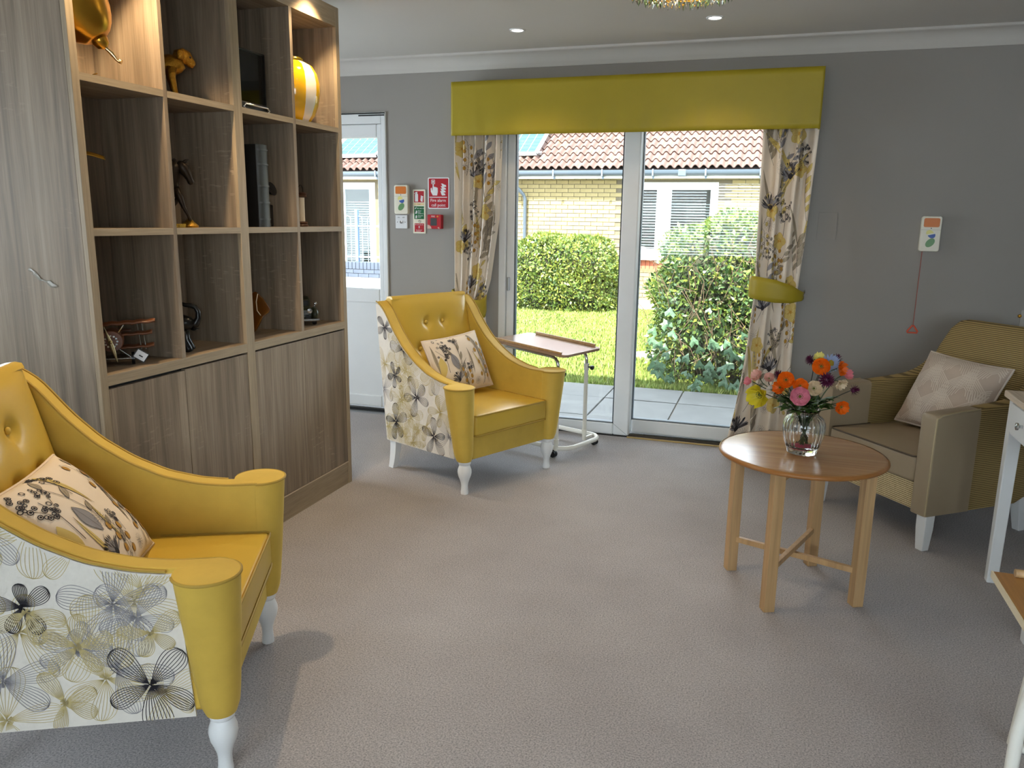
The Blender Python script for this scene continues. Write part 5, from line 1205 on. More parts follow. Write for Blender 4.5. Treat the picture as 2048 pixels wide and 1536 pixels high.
FL = [('yellow_poppy', (-0.004, 3.000, 0.772), 0.042, 'big lemon yellow poppy hanging left of the vase', (-0.55, -0.8, -0.2)), ('orange', (0.082, 3.000, 0.834), 0.030, 'orange poppy above the yellow poppy, front left of the bunch', (-0.1, -1, 0.25)), ('orange', (0.064, 3.040, 0.796), 0.024, 'small orange poppy tucked behind the left orange poppy', (-0.5, -0.7, 0.1)),
 ('orange', (0.132, 2.990, 0.817), 0.027, 'orange poppy right above the pink one in the middle of the bunch', (0.1, -1, 0.3)), ('pink', (0.133, 2.960, 0.784), 0.034, 'pink poppy at the front centre of the bunch', (0, -1, 0.25)), ('cream', (0.181, 3.030, 0.804), 0.028, 'cream flower right of the centre orange poppy', (0.2, -1, 0.3)),
 ('orange', (0.200, 3.030, 0.888), 0.031, 'highest orange poppy, in front of the blue flower', (-0.1, -1, 0.1)), ('orange', (0.263, 3.060, 0.879), 0.027, 'orange poppy seen from the side at the upper right of the bunch', (0.9, -0.35, 0.1)), ('purple', (0.220, 3.000, 0.844), 0.029, 'dark purple pompom flower below the highest orange poppy', (0.1, -0.8, 0.5)),
 ('purple', (0.165, 3.100, 0.896), 0.021, 'dark purple pompom at the top left of the bunch', (-0.4, -0.4, 0.8)), ('purple', (0.256, 3.120, 0.904), 0.021, 'dark purple pompom at the very top right of the bunch', (0.3, -0.3, 0.9)), ('purple', (0.058, 3.080, 0.834), 0.021, 'dark purple pompom behind the left orange poppy', (-0.4, -0.4, 0.7)),
 ('purple', (0.318, 3.050, 0.805), 0.022, 'dark purple pompom on a long stem at the far right', (0.9, -0.3, 0.2)), ('orange', (0.278, 3.000, 0.749), 0.025, 'lowest orange flower hanging right of the vase', (0.3, -0.95, 0.0)), ('blue', (0.233, 3.090, 0.891), 0.036, 'pale blue flower behind the highest orange poppy', (0.2, -0.9, 0.3)), ('lemon', (0.196, 3.100, 0.903), 0.022, 'pale lemon flower peeping over the highest orange poppy', (-0.2, -0.6, 0.7)),
 ('peach', (-0.016, 3.080, 0.823), 0.023, 'pale peach flower at the upper left of the bunch', (-0.5, -0.6, 0.5)), ('pinkbud', (-0.041, 3.080, 0.803), 0.017, 'rose pink bud at the far left of the bunch', (-0.9, -0.3, 0.1)), ('peach', (0.023, 3.100, 0.816), 0.019, 'small peach bud between the yellow poppy and the left purple pompom', (0.0, -0.8, 0.5)), ('pinkbud', (0.287, 3.100, 0.850), 0.019, 'rose pink bud beside the side facing orange poppy', (0.7, -0.6, 0.2)), ('cream', (0.272, 3.060, 0.826), 0.023, 'cream pink flower under the right rose bud', (0.4, -0.6, -0.4)), ('white', (0.037, 3.080, 0.776), 0.018, 'small white flower behind the yellow poppy', (-0.5, -0.7, 0.2))]
frg = random.Random(11)
def petal(R, W, cup, n=7, m=8, ruf=0.1, ph=0.0):
    def f_(u, v):
        q = 2*v-1; w_ = W*(0.35+0.75*u-0.12*u*u)*(1 if u < 0.85 else 1-(u-0.85)*1.2)
        x = R*u*(1-0.12*q*q*u); y = q*w_; z = cup*R*u*u+0.16*R*q*q*u+ruf*R*u*u*math.sin(5*q+ph)+0.05*R*u*math.sin(11*q+2*ph)
        return (x, y, z)
    return grid(f_, n, m)
for i, (kind, p, r, lab, nd) in enumerate(FL):
    t = thing('artificial_flower', lab, 'flower', p, 0, 'artificial flowers in the vase')
    N = Vector(nd).normalized(); Rm = N.to_track_quat('Z', 'Y').to_matrix().to_4x4()
    if kind == 'purple' or kind == 'blue':
        n = 46 if kind == 'purple' else 40
        for k in range(n):
            ph = math.acos(1-1.5*(k+0.5)/n) if kind == 'purple' else math.acos(0.75-0.7*(k+0.5)/n); th = k*2.39996
            d = Vector((math.sin(ph)*math.cos(th), math.sin(ph)*math.sin(th), math.cos(ph)))
            o = mesh('petal', grid(lambda u, v: (r*(0.2+0.85*u), (2*v-1)*r*0.11*math.sin(PI*(0.15+0.8*u)), 0.12*r*u*u), 3, 2), PM[kind], t, smooth=180) if k == 0 else dup(p0_, t)
            if k == 0: p0_ = o
            o.matrix_local = Rm @ d.to_track_quat('X', 'Z').to_matrix().to_4x4()
        mesh('flower_core', xf(ell((0, 0, 0), (r*0.45, r*0.45, r*0.45), 10, 6), Rm), PM[kind] if kind == 'purple' else ycen, t, smooth=180)
    else:
        np_ = {'orange': 5, 'yellow_poppy': 6, 'pink': 7, 'pinkbud': 4}.get(kind, 5); cup = {'pinkbud': 1.1, 'peach': 0.7, 'yellow_poppy': 0.42}.get(kind, 0.34)
        for layer in (0, 1):
            for k in range(np_):
                o = mesh('petal', petal(r*(1.0-0.2*layer), r*(0.70 if layer == 0 else 0.5), cup+0.45*layer+0.16*(k % 2), ruf=0.20, ph=k*1.3+i), PM[kind], t, smooth=180)
                o.matrix_local = Rm @ Matrix.Rotation(2*PI*(k+0.5*layer)/np_+0.3*i, 4, 'Z') @ Matrix.Translation((0, 0, 0.0015*layer))
        mesh('flower_core', xf(join(ell((0, 0, r*0.10), (r*0.17, r*0.17, r*0.14), 10, 6), *[ell((r*0.28*math.cos(a), r*0.28*math.sin(a), r*0.20), (r*0.05, r*0.05, r*0.05), 6, 4) for a in [2*PI*q/10 for q in range(10)]]), Rm), gcen, t, smooth=180)
    # stem down into the vase
    P_ = Vector(p); mouth = Vector((VC[0]+max(-0.035, min(0.035, (p[0]-VC[0])*0.3)), VC[1]+max(-0.03, min(0.03, (p[1]-VC[1])*0.5)), 0.718)); foot = Vector((VC[0]-(p[0]-VC[0])*0.12, VC[1]+frg.uniform(-0.02, 0.02), 0.585))
    back = P_-N*r*0.25; m1 = back-N*0.03+Vector((0, 0, -0.012)); m2 = (m1+mouth)/2+Vector(((mouth.x-m1.x)*0.12, 0, 0.0))
    pts = []
    ctrl = [back, m1, m2, mouth, foot]
    for a, b in zip(ctrl[:-1], ctrl[1:]):
        for q in range(4): pts.append(a.lerp(b, q/4))
    pts.append(foot)
    pts = [pts[0]]+[(pts[j-1]+pts[j]*2+pts[j+1])/4 for j in range(1, len(pts)-1)]+[pts[-1]]
    st = mesh('stem', tube([tuple(q-P_) for q in pts], 0.0017, 6), stem_m if i % 3 else dark_stem, t, smooth=60)
    for k in range(2 if i % 2 else 3):
        b = mouth+Vector((frg.uniform(-0.03, 0.03), frg.uniform(-0.03, 0.03), frg.uniform(0.0, 0.03)))-P_
        an = frg.uniform(0, 2*PI) if k else math.atan2(p[1]-VC[1]-0.05, p[0]-VC[0]); L = frg.uniform(0.05, 0.085); up = frg.uniform(0.1, 0.8)
        D3 = Vector((math.cos(an), math.sin(an)*0.8-0.25, up)).normalized()
        lm = D3.to_track_quat('X', 'Z').to_matrix().to_4x4(); lm.translation = b
        lobes = []
        for q, (ang, LL) in enumerate(((0, 1.0), (0.65, 0.62), (-0.65, 0.62))):
            lobes.append(xf(grid(lambda u, v: (L*LL*u, (2*v-1)*L*0.17*math.sin(PI*(0.1+0.86*u))*(1+0.22*math.sin(14*u)), 0.10*L*math.sin(2.2*u)-0.18*L*u*u), 7, 2), Matrix.Translation((L*0.28*(q > 0), 0, 0)) @ Matrix.Rotation(ang, 4, 'Z')))
        mesh('leaf', join(*lobes), sleaf, st, smooth=180).matrix_local = lm

# ------------------------------------------------------------------ overbed table
OB = thing('overbed_table', 'white framed overbed table with a tilted laminate top behind the mustard armchair', 'table', (-1.10, 4.58, 0), math.radians(-20.8))
lamin = M('glossy_laminate', lin(158, 132, 112), 0.16, coat=0.3)
tilt = Matrix.Translation((0.12, 0, 0.640)) @ Matrix.Rotation(math.radians(4.0), 4, 'Y')
def rr_poly(x0, x1, y0, y1, r):
    out = []
    for cx, cy, s in ((x1-r, y1-r, 0), (x0+r, y1-r, 1), (x0+r, y0+r, 2), (x1-r, y0+r, 3)):
        for k in range(6): a = PI/2*(s+k/5); out.append((cx+r*math.cos(a), cy+r*math.sin(a)))
    return out
top = mesh('table_top', xf(prism(rr_poly(-0.56, 0.0, -0.272, 0.125, 0.035), -0.016, 0.0, 'z'), tilt), lamin, OB, bevel=0.002)
mesh('ledge', xf(box(-0.54, -0.03, -0.268, -0.252, 0.0, 0.013), tilt), beech, OB, bevel=0.003); mesh('ledge', xf(box(-0.50, -0.045, 0.106, 0.122, 0.0, 0.016), tilt), beech, OB, bevel=0.003)
bar = [(-0.55, -0.205), (0.0, -0.205), (0.045, -0.197), (0.08, -0.165), (0.098, -0.12), (0.10, -0.06), (0.10, 0.06), (0.098, 0.12), (0.08, 0.165), (0.045, 0.197), (0.0, 0.205), (-0.42, 0.205)]
mesh('base_frame', tube([(x, y, 0.058) for x, y in bar], 0.0145, 10), steel_white, OB, smooth=60)
for y in (-0.205, 0.095):
    x = 0.030
    pl = mesh('pole', tube([(x, y, 0.045), (x, y, 0.50)], 0.0125, 12), steel_white, OB, smooth=60)
    mesh('collar', join(tube([(x, y, 0.085), (x, y, 0.115)], 0.0155, 12), tube([(x, y, 0.495), (x, y, 0.535)], 0.016, 12)), steel_white, pl, smooth=40)
    mesh('tube_bend', tube([(x, y, 0.50), (x, y, 0.56), (x-0.006, y, 0.585), (x-0.022, y, 0.602), (x-0.045, y, 0.610), (-0.2, y, 0.625), (-0.36, y, 0.637)], 0.0095, 10), chrome, pl, smooth=60)
    mesh('knob', join(tube([(x+0.014, y, 0.515), (x+0.030, y, 0.515)], 0.005, 8), xf(lathe([(0.009, 0.0), (0.013, 0.006), (0.013, 0.020), (0.009, 0.024)], 12, rmod=lambda a, z: 1+0.22*math.cos(3*a)), Matrix.Translation((x+0.028, y, 0.515)) @ Matrix.Rotation(PI/2, 4, 'Y'))), black_plastic, pl, smooth=40)
    if y > 0: mesh('pole_bracket', box(x-0.006, x+0.006, y, 0.2, 0.050, 0.066), steel_white, pl)
for x, y in ((0.012, -0.205), (0.05, 0.185), (-0.50, -0.205), (-0.40, 0.205)):
    cs = mesh('caster', join(xf(lathe([(0.010, -0.017), (0.0195, -0.015), (0.0195, -0.003), (0.012, -0.002), (0.012, 0.002), (0.0195, 0.003), (0.0195, 0.015), (0.010, 0.017)], 16), Matrix.Translation((x, y, 0.0195)) @ Matrix.Rotation(PI/2, 4, 'X')), tube([(x, y, 0.028), (x, y, 0.05)], 0.006, 8)), black_plastic, OB, smooth=40)

# ------------------------------------------------------------------ white side table and tray table at the right edge
t = thing('white_side_table', 'white side table with a pale oak top and a drawer at the right edge', 'table', (0.90, 2.86, 0), 0)
mesh('table_top', box(-0.004, 0.50, -0.02, 0.565, 0.752, 0.777), oak_pale, t, bevel=0.004)
for x in (0.018, 0.44):
    for y in (0.0, 0.500): mesh('leg', loft([[(x+dx*w_, y+dy*w_+0.0235, z) for dx, dy in ((-0.2, -1), (1.8, -1), (1.8, 1), (-0.2, 1))] for z, w_ in ((0.0, 0.0200), (0.66, 0.0235), (0.752, 0.0235))]), white_paint, t, bevel=0.003)
mesh('apron', box(0.016, 0.026, 0.02, 0.52, 0.62, 0.752), white_paint, t); mesh('apron', box(0.03, 0.47, 0.525, 0.545, 0.62, 0.752), white_paint, t); mesh('apron', box(0.03, 0.47, 0.0, 0.018, 0.62, 0.752), white_paint, t); mesh('apron', box(0.455, 0.468, 0.02, 0.52, 0.62, 0.752), white_paint, t)
dr = mesh('drawer', box(0.006, 0.018, 0.052, 0.488, 0.632, 0.742), white_paint, t, bevel=0.002)
for y in (0.32, 0.20): mesh('knob', xf(lathe([(0.006, 0.0), (0.006, 0.010), (0.014, 0.016), (0.014, 0.022), (0.0, 0.026)], 14, caps=False), Matrix.Translation((0.006, y, 0.69)) @ Matrix.Rotation(-PI/2, 4, 'Y')), chrome, dr, smooth=40)
t = thing('tray_table', 'wooden tray table on white tubes, cut off by the right edge of the picture', 'table', (0.62, 1.62, 0), 0)
mesh('tray', box(0.0, 0.46, 0.0, 0.62, 0.485, 0.503), wood_tray, t, bevel=0.003)
mesh('tray_edge', box(-0.004, 0.0, 0.0, 0.62, 0.486, 0.5035), M('pale_edging', lin(236, 222, 190), 0.3), t)
mesh('tray_rail', tube([(0.045, 0.60, 0.513), (0.44, 0.60, 0.513)], 0.011, 12), beech, t, smooth=40)
mesh('tube_leg', tube([(0.10, 0.60, 0.02), (0.12, 0.60, 0.30), (0.13, 0.60, 0.485)], 0.013, 10), steel_white, t, smooth=60); mesh('tube_leg', tube([(0.40, 0.60, 0.02), (0.38, 0.60, 0.485)], 0.013, 10), steel_white, t, smooth=60)
mesh('tube_leg', tube([(-0.028, 0.19, 0.0), (-0.026, 0.19, 0.30), (-0.012, 0.19, 0.42), (0.02, 0.19, 0.47), (0.06, 0.19, 0.478)], 0.014, 12), steel_white, t, smooth=60); mesh('tube_leg', tube([(0.40, 0.05, 0.0), (0.38, 0.05, 0.485)], 0.013, 10), steel_white, t, smooth=60)
mesh('foot_bar', join(tube([(0.10, 0.60, 0.014), (0.40, 0.60, 0.014)], 0.013, 10), tube([(0.40, 0.60, 0.014), (0.40, 0.05, 0.014)], 0.013, 10)), steel_white, t, smooth=60)

# ------------------------------------------------------------------ curtains, tiebacks, pelmet
def make_curtain(label, xl, xr, yb, amp, nf, z0, z1, W, seed, ph):
    t = thing('curtain', label, 'curtain', (0, 0, 0), 0, 'botanical print curtains')
    it = lambda tab, z: float(np.interp(z, [q[0] for q in tab], [q[1] for q in tab]))
    def S(s, z):
        a, b = it(xl, z), it(xr, z); y = it(yb, z); A = it(amp, z)
        fold = math.sin(2*PI*nf*s+ph+0.25*math.sin(1.7*z))+0.22*math.sin(2*PI*nf*1.7*s+1.7*ph+0.8*z)
        return (a+(b-a)*(s+0.020*math.sin(2*PI*nf*s+ph+1.2)), y-A*fold, z)
    cl = mesh('cloth', grid(lambda u, v: S(u, z0+(z1-z0)*v), 150, 70), curtain_m, t, smooth=180, solid=0.004)
    def fmap(a, b, l):
        s = a/W; p = Vector(S(s, b)); du = Vector(S(min(1, s+0.004), b))-Vector(S(max(0, s-0.004), b)); dv = Vector(S(s, b+0.004))-Vector(S(s, b-0.004))
        n = du.cross(dv).normalized()
        if n.y > 0: n = -n
        return tuple(p+n*(0.0032+l))
    P = Print(fmap, lambda a, b: 0.003 < a < W-0.003 and z0+0.006 < b < z1)
    botanical(P, W, z0, z1, random.Random(seed), 1.35)
    P.build(cl)
    return t, S
cR, SR = make_curtain('right floral curtain held by a lime tieback', [(0.0, -0.205), (0.30, -0.15), (0.60, -0.115), (0.90, -0.098), (1.0, -0.090), (1.3, -0.10), (1.95, -0.112)], [(0.0, 0.16), (0.5, 0.15), (0.9, 0.150), (1.0, 0.150), (1.3, 0.168), (1.95, 0.195)], [(0.0, 4.765), (0.5, 4.82), (1.0, 4.862), (1.5, 4.90), (1.95, 4.905)], [(0.0, 0.030), (0.5, 0.020), (0.95, 0.012), (1.05, 0.012), (1.5, 0.022), (1.95, 0.026)], 3.2, 0.012, 1.95, 0.40, 31, 0.6)
cL, SL = make_curtain('left floral curtain behind the mustard armchair', [(0.0, -2.02), (0.9, -2.005), (1.95, -2.006)], [(0.0, -1.72), (0.6, -1.77), (0.85, -1.80), (1.0, -1.755), (1.4, -1.70), (1.95, -1.683)], [(0.0, 4.88), (0.9, 4.895), (1.95, 4.905)], [(0.0, 0.03), (0.85, 0.014), (1.5, 0.028), (1.95, 0.030)], 4.3, 0.012, 1.95, 0.42, 77, 2.1)
def tieback(label, path, ztop, zbot, hook):
    t = thing('curtain_tieback', label, 'tieback', (0, 0, 0), 0, 'lime tiebacks')
    n = len(path)
    Pv = [Vector((p[0], p[1], 0)) for p in path]
    v, f = [], []
    m = 5
    for i in range(n):
        for j in range(m+1):
            z = zbot[i]+(ztop[i]-zbot[i])*j/m; v.append((Pv[i].x, Pv[i].y-0.004*math.sin(PI*j/m), z))
    f = [(i*(m+1)+j, (i+1)*(m+1)+j, (i+1)*(m+1)+j+1, i*(m+1)+j+1) for i in range(n-1) for j in range(m)]
    mesh('band', (v, f), lime, t, smooth=50, solid=0.006)
    mesh('hook', join(tube([(hook[0], D, hook[1]), (hook[0], D-0.035, hook[1])], 0.007, 8), tube([(hook[0], D-0.035, hook[1]), (hook[0]+0.004, D-0.05, hook[1]+0.012), (hook[0], D-0.05, hook[1]+0.028)], 0.004, 8)), chrome, t, smooth=60)
    return t
tieback('lime green tieback around the right curtain', [(0.190, 4.945), (0.178, 4.86), (0.12, 4.808), (0.03, 4.792), (-0.05, 4.797), (-0.105, 4.82), (-0.118, 4.86), (-0.07, 4.925), (0.05, 4.955), (0.188, 4.955)], [1.000, 1.008, 1.045, 1.075, 1.088, 1.095, 1.09, 1.07, 1.04, 1.0], [0.96, 0.956, 0.945, 0.945, 0.955, 0.965, 0.97, 0.97, 0.965, 0.96], (0.192, 0.985))
tieback('lime green tieback around the left curtain', [(-2.035, 4.945), (-2.02, 4.87), (-1.95, 4.842), (-1.87, 4.835), (-1.81, 4.845), (-1.785, 4.872), (-1.79, 4.91), (-1.86, 4.945), (-1.95, 4.96), (-2.035, 4.955)], [0.93, 0.93, 0.90, 0.875, 0.873, 0.89, 0.905, 0.92, 0.93, 0.93], [0.88, 0.87, 0.80, 0.755, 0.745, 0.76, 0.80, 0.84, 0.87, 0.88], (-2.035, 0.905))
pm = thing('pelmet', 'long lime green fabric pelmet above the patio door', 'pelmet', (0, 0, 0))
def pel(u, v): 
    x = -2.012+2.207*u; z = 1.915+0.325*v
    cr = 0.0016*(math.sin(61*x)+math.sin(37*x+1))*max(0, 1-v*1.6)
    return (x, 4.846-cr, z)
mesh('front', grid(pel, 180, 10), lime, pm, smooth=180, solid=0.006)
mesh('side', join(box(-2.014, -2.004, 4.849, D, 1.918, 2.239), box(0.185, 0.195, 4.849, D, 1.913, 2.239)), lime, pm)
mesh('top_board', box(-2.004, 0.185, 4.852, D, 2.222, 2.239), lime, pm)
mesh('curtain_rail', box(-1.99, 0.18, 4.895, 4.915, 1.965, 1.985), white_plastic, pm)
mesh('rail_bracket', join(*[box(x-0.01, x+0.01, 4.90, D, 1.985, 1.995) for x in (-1.9, -1.3, -0.6, 0.1)]), white_plastic, pm)

# ------------------------------------------------------------------ fittings on the back wall
def text(body, size, x, z, y, mat, parent, align='LEFT', xs=1.0):
    c = bpy.data.curves.new('lettering', 'FONT'); c.body = body; c.size = size; c.align_x = align; c.extrude = 0.0003; c.resolution_u = 2
    o = bpy.data.objects.new('lettering_tmp', c); COL.objects.link(o)
    dg = bpy.context.evaluated_depsgraph_get(); me = bpy.data.meshes.new_from_object(o.evaluated_get(dg)); bpy.data.objects.remove(o); bpy.data.curves.remove(c)
    me.materials.clear(); me.materials.append(mat)
    q = bpy.data.objects.new('lettering', me); COL.objects.link(q); q.parent = parent
    q.location = (x, y, z); q.rotation_euler = (PI/2, 0, 0); q.scale = (xs, 1, 1)
    return q
def plate(x0, x1, z0, z1, y0, y1, r=0.006):
    return prism(rr_poly(x0, x1, z0, z1, r), y0, y1, 'y')
def blob(cx, cz, a, b, ang, y, n=24, half=None):
    pts = []
    rng_ = (0, 2*PI) if half is None else (half, half+PI)
    for i in range(n):
        th = rng_[0]+(rng_[1]-rng_[0])*i/(n-1 if half is not None else n); px, pz = a*math.cos(th), b*math.sin(th)
        pts.append((cx+px*math.cos(ang)-pz*math.sin(ang), cz+px*math.sin(ang)+pz*math.cos(ang)))
    return prism(pts, y-0.0006, y, 'y')
def call_unit(cx, z0, label):
    t = thing('nurse_call_unit', label, 'call unit', (cx, D, z0), 0, 'nurse call units')
    b = mesh('housing', plate(-0.051, 0.051, 0.0, 0.193, -0.034, 0, 0.012), cream_plastic, t, bevel=0.004)
    yF_ = -0.0342
    mesh('lamp_lens', plate(-0.040, 0.040, 0.134, 0.183, yF_-0.0015, yF_, 0.008), orange_m, t, bevel=0.001)
    mesh('seam', box(-0.0505, 0.0505, yF_-0.0004, yF_, 0.1180, 0.1192), M('seam_grey', lin(170, 166, 150), 0.5), t)
    mesh('microphone_hole', blob(0.0, 0.1275, 0.0028, 0.0028, 0, yF_), blackgap, t)
    mesh('reset_button', join(blob(-0.003, 0.098, 0.0225, 0.0175, -0.75, yF_, half=0.95+0.15)), paleyel_m, t); mesh('accept_button', join(blob(0.004, 0.093, 0.0225, 0.0175, -0.75, yF_, half=0.95+0.15+PI)), blue_m, t)
    mesh('call_button', blob(0.002, 0.048, 0.028, 0.019, 0.85, yF_), leafgreen_m, t)
    return t
call_unit(-2.432, 1.422, 'cream nurse call unit beside the garden door, above the switch')
cu = call_unit(0.828, 1.253, 'cream nurse call unit with a pull cord on the right part of the wall')
pc = thing('pull_cord', 'red pull cord with a triangular handle hanging from the right nurse call unit', 'pull cord', (0.797, D-0.018, 0.79))
mesh('cord', tube([(0, 0, 0.034), (0.0005, 0, 0.25), (0.001, 0, 0.463)], 0.0016, 6), cord_red, pc)
mesh('triangle_handle', tube([(-0.026, 0, 0.0), (0.026, 0, 0.0), (0.028, 0, 0.006), (0.003, 0, 0.042), (-0.003, 0, 0.042), (-0.028, 0, 0.006)], 0.0048, 8, closed=True), salmon, pc, smooth=60)
t = thing('key_switch', 'white square key switch plate below the left call unit', 'switch', (-2.4425, D, 1.37))
mesh('switch_plate', plate(-0.0445, 0.0445, -0.045, 0.045, -0.010, 0, 0.003), white_plastic, t, bevel=0.002)
mesh('key_barrel', xf(lathe([(0.010, 0), (0.010, 0.006), (0.0, 0.0065)], 18, caps=False), Matrix.Translation((0, -0.010, -0.002)) @ Matrix.Rotation(PI/2, 4, 'X')), chrome, t, smooth=40); mesh('keyhole', box(-0.001, 0.001, -0.0175, -0.0163, -0.006, 0.004), blackgap, t)
for x in (-0.030, 0.030): mesh('screw', xf(lathe([(0.003, 0), (0.003, 0.001), (0, 0.0014)], 10, caps=False), Matrix.Translation((x, -0.010, -0.002)) @ Matrix.Rotation(PI/2, 4, 'X')), chrome, t)
text('ON', 0.010, -0.028, 0.026, -0.0105, black_plastic, t); text('OFF', 0.010, 0.008, 0.026, -0.0105, black_plastic, t)

FLAME = [[(0, 0), (0.45, 0.05), (0.75, 0.22), (0.9, 0.0), (1, 0.35), (0.7, 0.30), (0.35, 0.28), (0.12, 0.42), (0.02, 0.22)]]
def flames(x0, z0, w_, h_, y):
    out = []
    for k in range(4):
        zb = z0+h_*0.235*k; s = 1.0-0.10*k; xo = x0+w_*0.05*k
        pts = [(xo+w_*0.35*s, zb), (xo+w_*0.95, zb+h_*0.03), (xo+w_*0.90, zb+h_*0.16), (xo+w_*0.66, zb+h_*0.20), (xo+w_*0.36*s, zb+h_*0.30), (xo+w_*0.0, zb+h_*0.40*s), (xo+w_*0.16, zb+h_*0.22), (xo+w_*0.20, zb+h_*0.12)]
        out.append(prism(pts, y-0.0004, y, 'y'))
    return join(*out)
# action sign
t = thing('fire_extinguisher_sign', 'tall narrow fire extinguisher sign with red and green panels', 'sign', (-2.3095, D, 1.294))
mesh('sign_board', plate(-0.0465, 0.0465, 0.0, 0.292, -0.006, 0, 0.004), cream_plastic, t, bevel=0.001)
mesh('sign_frame', join(box(-0.060, -0.0465, -0.002, 0, 0.03, 0.27), box(0.0465, 0.056, -0.002, 0, 0.03, 0.27)), M('clear_backing', lin(150, 147, 140), 0.4), t)
y = -0.0062
a_ = mesh('red_panel', box(-0.037, 0.036, y-0.0005, y, 0.207, 0.282), red_m, t)
mesh('extinguisher_symbol', join(prism([(-0.030, 0.212), (-0.007, 0.212), (-0.007, 0.258), (-0.011, 0.266), (-0.026, 0.266), (-0.030, 0.258)], y-0.0012, y-0.0005, 'y'), prism([(-0.022, 0.266), (-0.014, 0.266), (-0.010, 0.276), (-0.022, 0.276), (-0.034, 0.268), (-0.034, 0.262), (-0.026, 0.270)], y-0.0012, y-0.0005, 'y')), sign_white, a_)
mesh('flame_symbol', flames(0.008, 0.212, 0.022, 0.040, y-0.0006), sign_white, a_)
b_ = mesh('cream_band', box(-0.037, 0.036, y-0.0005, y, 0.190, 0.201), M('band_cream', lin(226, 204, 150), 0.5), t); text('Foam', 0.010, 0, 0.192, y-0.0008, M('band_text', lin(120, 90, 40), 0.5), b_, 'CENTER')
g_ = mesh('green_panel', box(-0.037, 0.036, y-0.0005, y, 0.096, 0.181), green_m, t)
mesh('tick_symbol', prism([(-0.033, 0.168), (-0.030, 0.171), (-0.028, 0.167), (-0.022, 0.178), (-0.020, 0.177), (-0.027, 0.161)], y-0.0012, y-0.0005, 'y'), sign_white, g_)
text('For use on', 0.0125, -0.018, 0.164, y-0.0009, sign_white, g_)
for k, wd in enumerate(('Wood', 'Paper', 'Textiles etc', 'Flammable', 'liquids')): text(wd, 0.0092, -0.010, (0.148, 0.139, 0.130, 0.116, 0.107)[k], y-0.0009, sign_white, g_)
mesh('pictogram', join(prism([(-0.031, 0.132), (-0.017, 0.132), (-0.015, 0.150), (-0.024, 0.154), (-0.025, 0.144)], y-0.0012, y-0.0005, 'y'), prism([(-0.028, 0.101), (-0.018, 0.101), (-0.016, 0.112), (-0.020, 0.123), (-0.026, 0.118)], y-0.0012, y-0.0005, 'y')), sign_white, g_)
nk_ = mesh('prohibition_symbol', xf(lathe([(0.0095, 0), (0.0075, 0), (0.0075, 0.0006), (0.0095, 0.0006), (0.0095, 0)], 22, caps=False), Matrix.Translation((0.004, y, 0.081)) @ Matrix.Rotation(PI/2, 4, 'X')), black_plastic, t); mesh('prohibition_bar', xf(box(-0.0085, 0.0085, -0.0007, 0, -0.001, 0.001), Matrix.Translation((0.004, y, 0.081)) @ Matrix.Rotation(PI/4, 4, 'Y')), black_plastic, nk_)
r_ = mesh('lower_red_panel', box(-0.035, 0.036, y-0.0005, y, 0.010, 0.067), red_m, t)
text('Do not use on', 0.0105, -0.032, 0.056, y-0.0009, sign_white, r_); text('live electrical', 0.0085, -0.024, 0.020, y-0.0009, sign_white, r_); text('equipment', 0.0085, -0.024, 0.0125, y-0.0009, sign_white, r_)
mesh('bolt_symbol', prism([(-0.003, 0.050), (0.003, 0.050), (0.000, 0.042), (0.004, 0.042), (-0.003, 0.030), (-0.001, 0.039), (-0.005, 0.039)], y-0.0012, y-0.0005, 'y'), sign_white, r_)
# call point sign
t = thing('call_point_sign', 'red fire alarm call point sign with a pointing hand and flames', 'sign', (-2.167, D, 1.459))
mesh('sign_board', plate(-0.078, 0.078, 0.0, 0.206, -0.003, 0, 0.010), sign_white, t)
y = -0.0032
rp = mesh('red_panel', plate(-0.071, 0.071, 0.007, 0.199, y-0.0005, y, 0.006), red_m, t)
yy = y-0.0006
mesh('button_symbol', join(box(-0.052, -0.025, yy-0.0004, yy, 0.163, 0.167), box(-0.052, -0.025, yy-0.0004, yy, 0.187, 0.191), box(-0.052, -0.048, yy-0.0004, yy, 0.163, 0.191), box(-0.029, -0.025, yy-0.0004, yy, 0.163, 0.191), blob(-0.0385, 0.177, 0.0065, 0.0065, 0, yy)), sign_white, rp)
mesh('hand_symbol', prism([(-0.042, 0.163), (-0.035, 0.163), (-0.034, 0.145), (-0.020, 0.143), (-0.006, 0.138), (-0.005, 0.112), (-0.010, 0.088), (-0.042, 0.088), (-0.048, 0.100), (-0.056, 0.112), (-0.057, 0.134), (-0.050, 0.140), (-0.046, 0.120), (-0.044, 0.120)], yy-0.0004, yy, 'y'), sign_white, rp)
mesh('flame_symbol', flames(0.012, 0.088, 0.040, 0.078, yy), sign_white, rp)
mesh('divider_line', box(-0.066, 0.062, yy-0.0004, yy, 0.074, 0.079), sign_white, rp)
text('Fire alarm', 0.0285, -0.003, 0.047, yy-0.0004, sign_white, rp, 'CENTER', 0.98); text('call point', 0.0285, -0.001, 0.016, yy-0.0004, sign_white, rp, 'CENTER', 0.98)
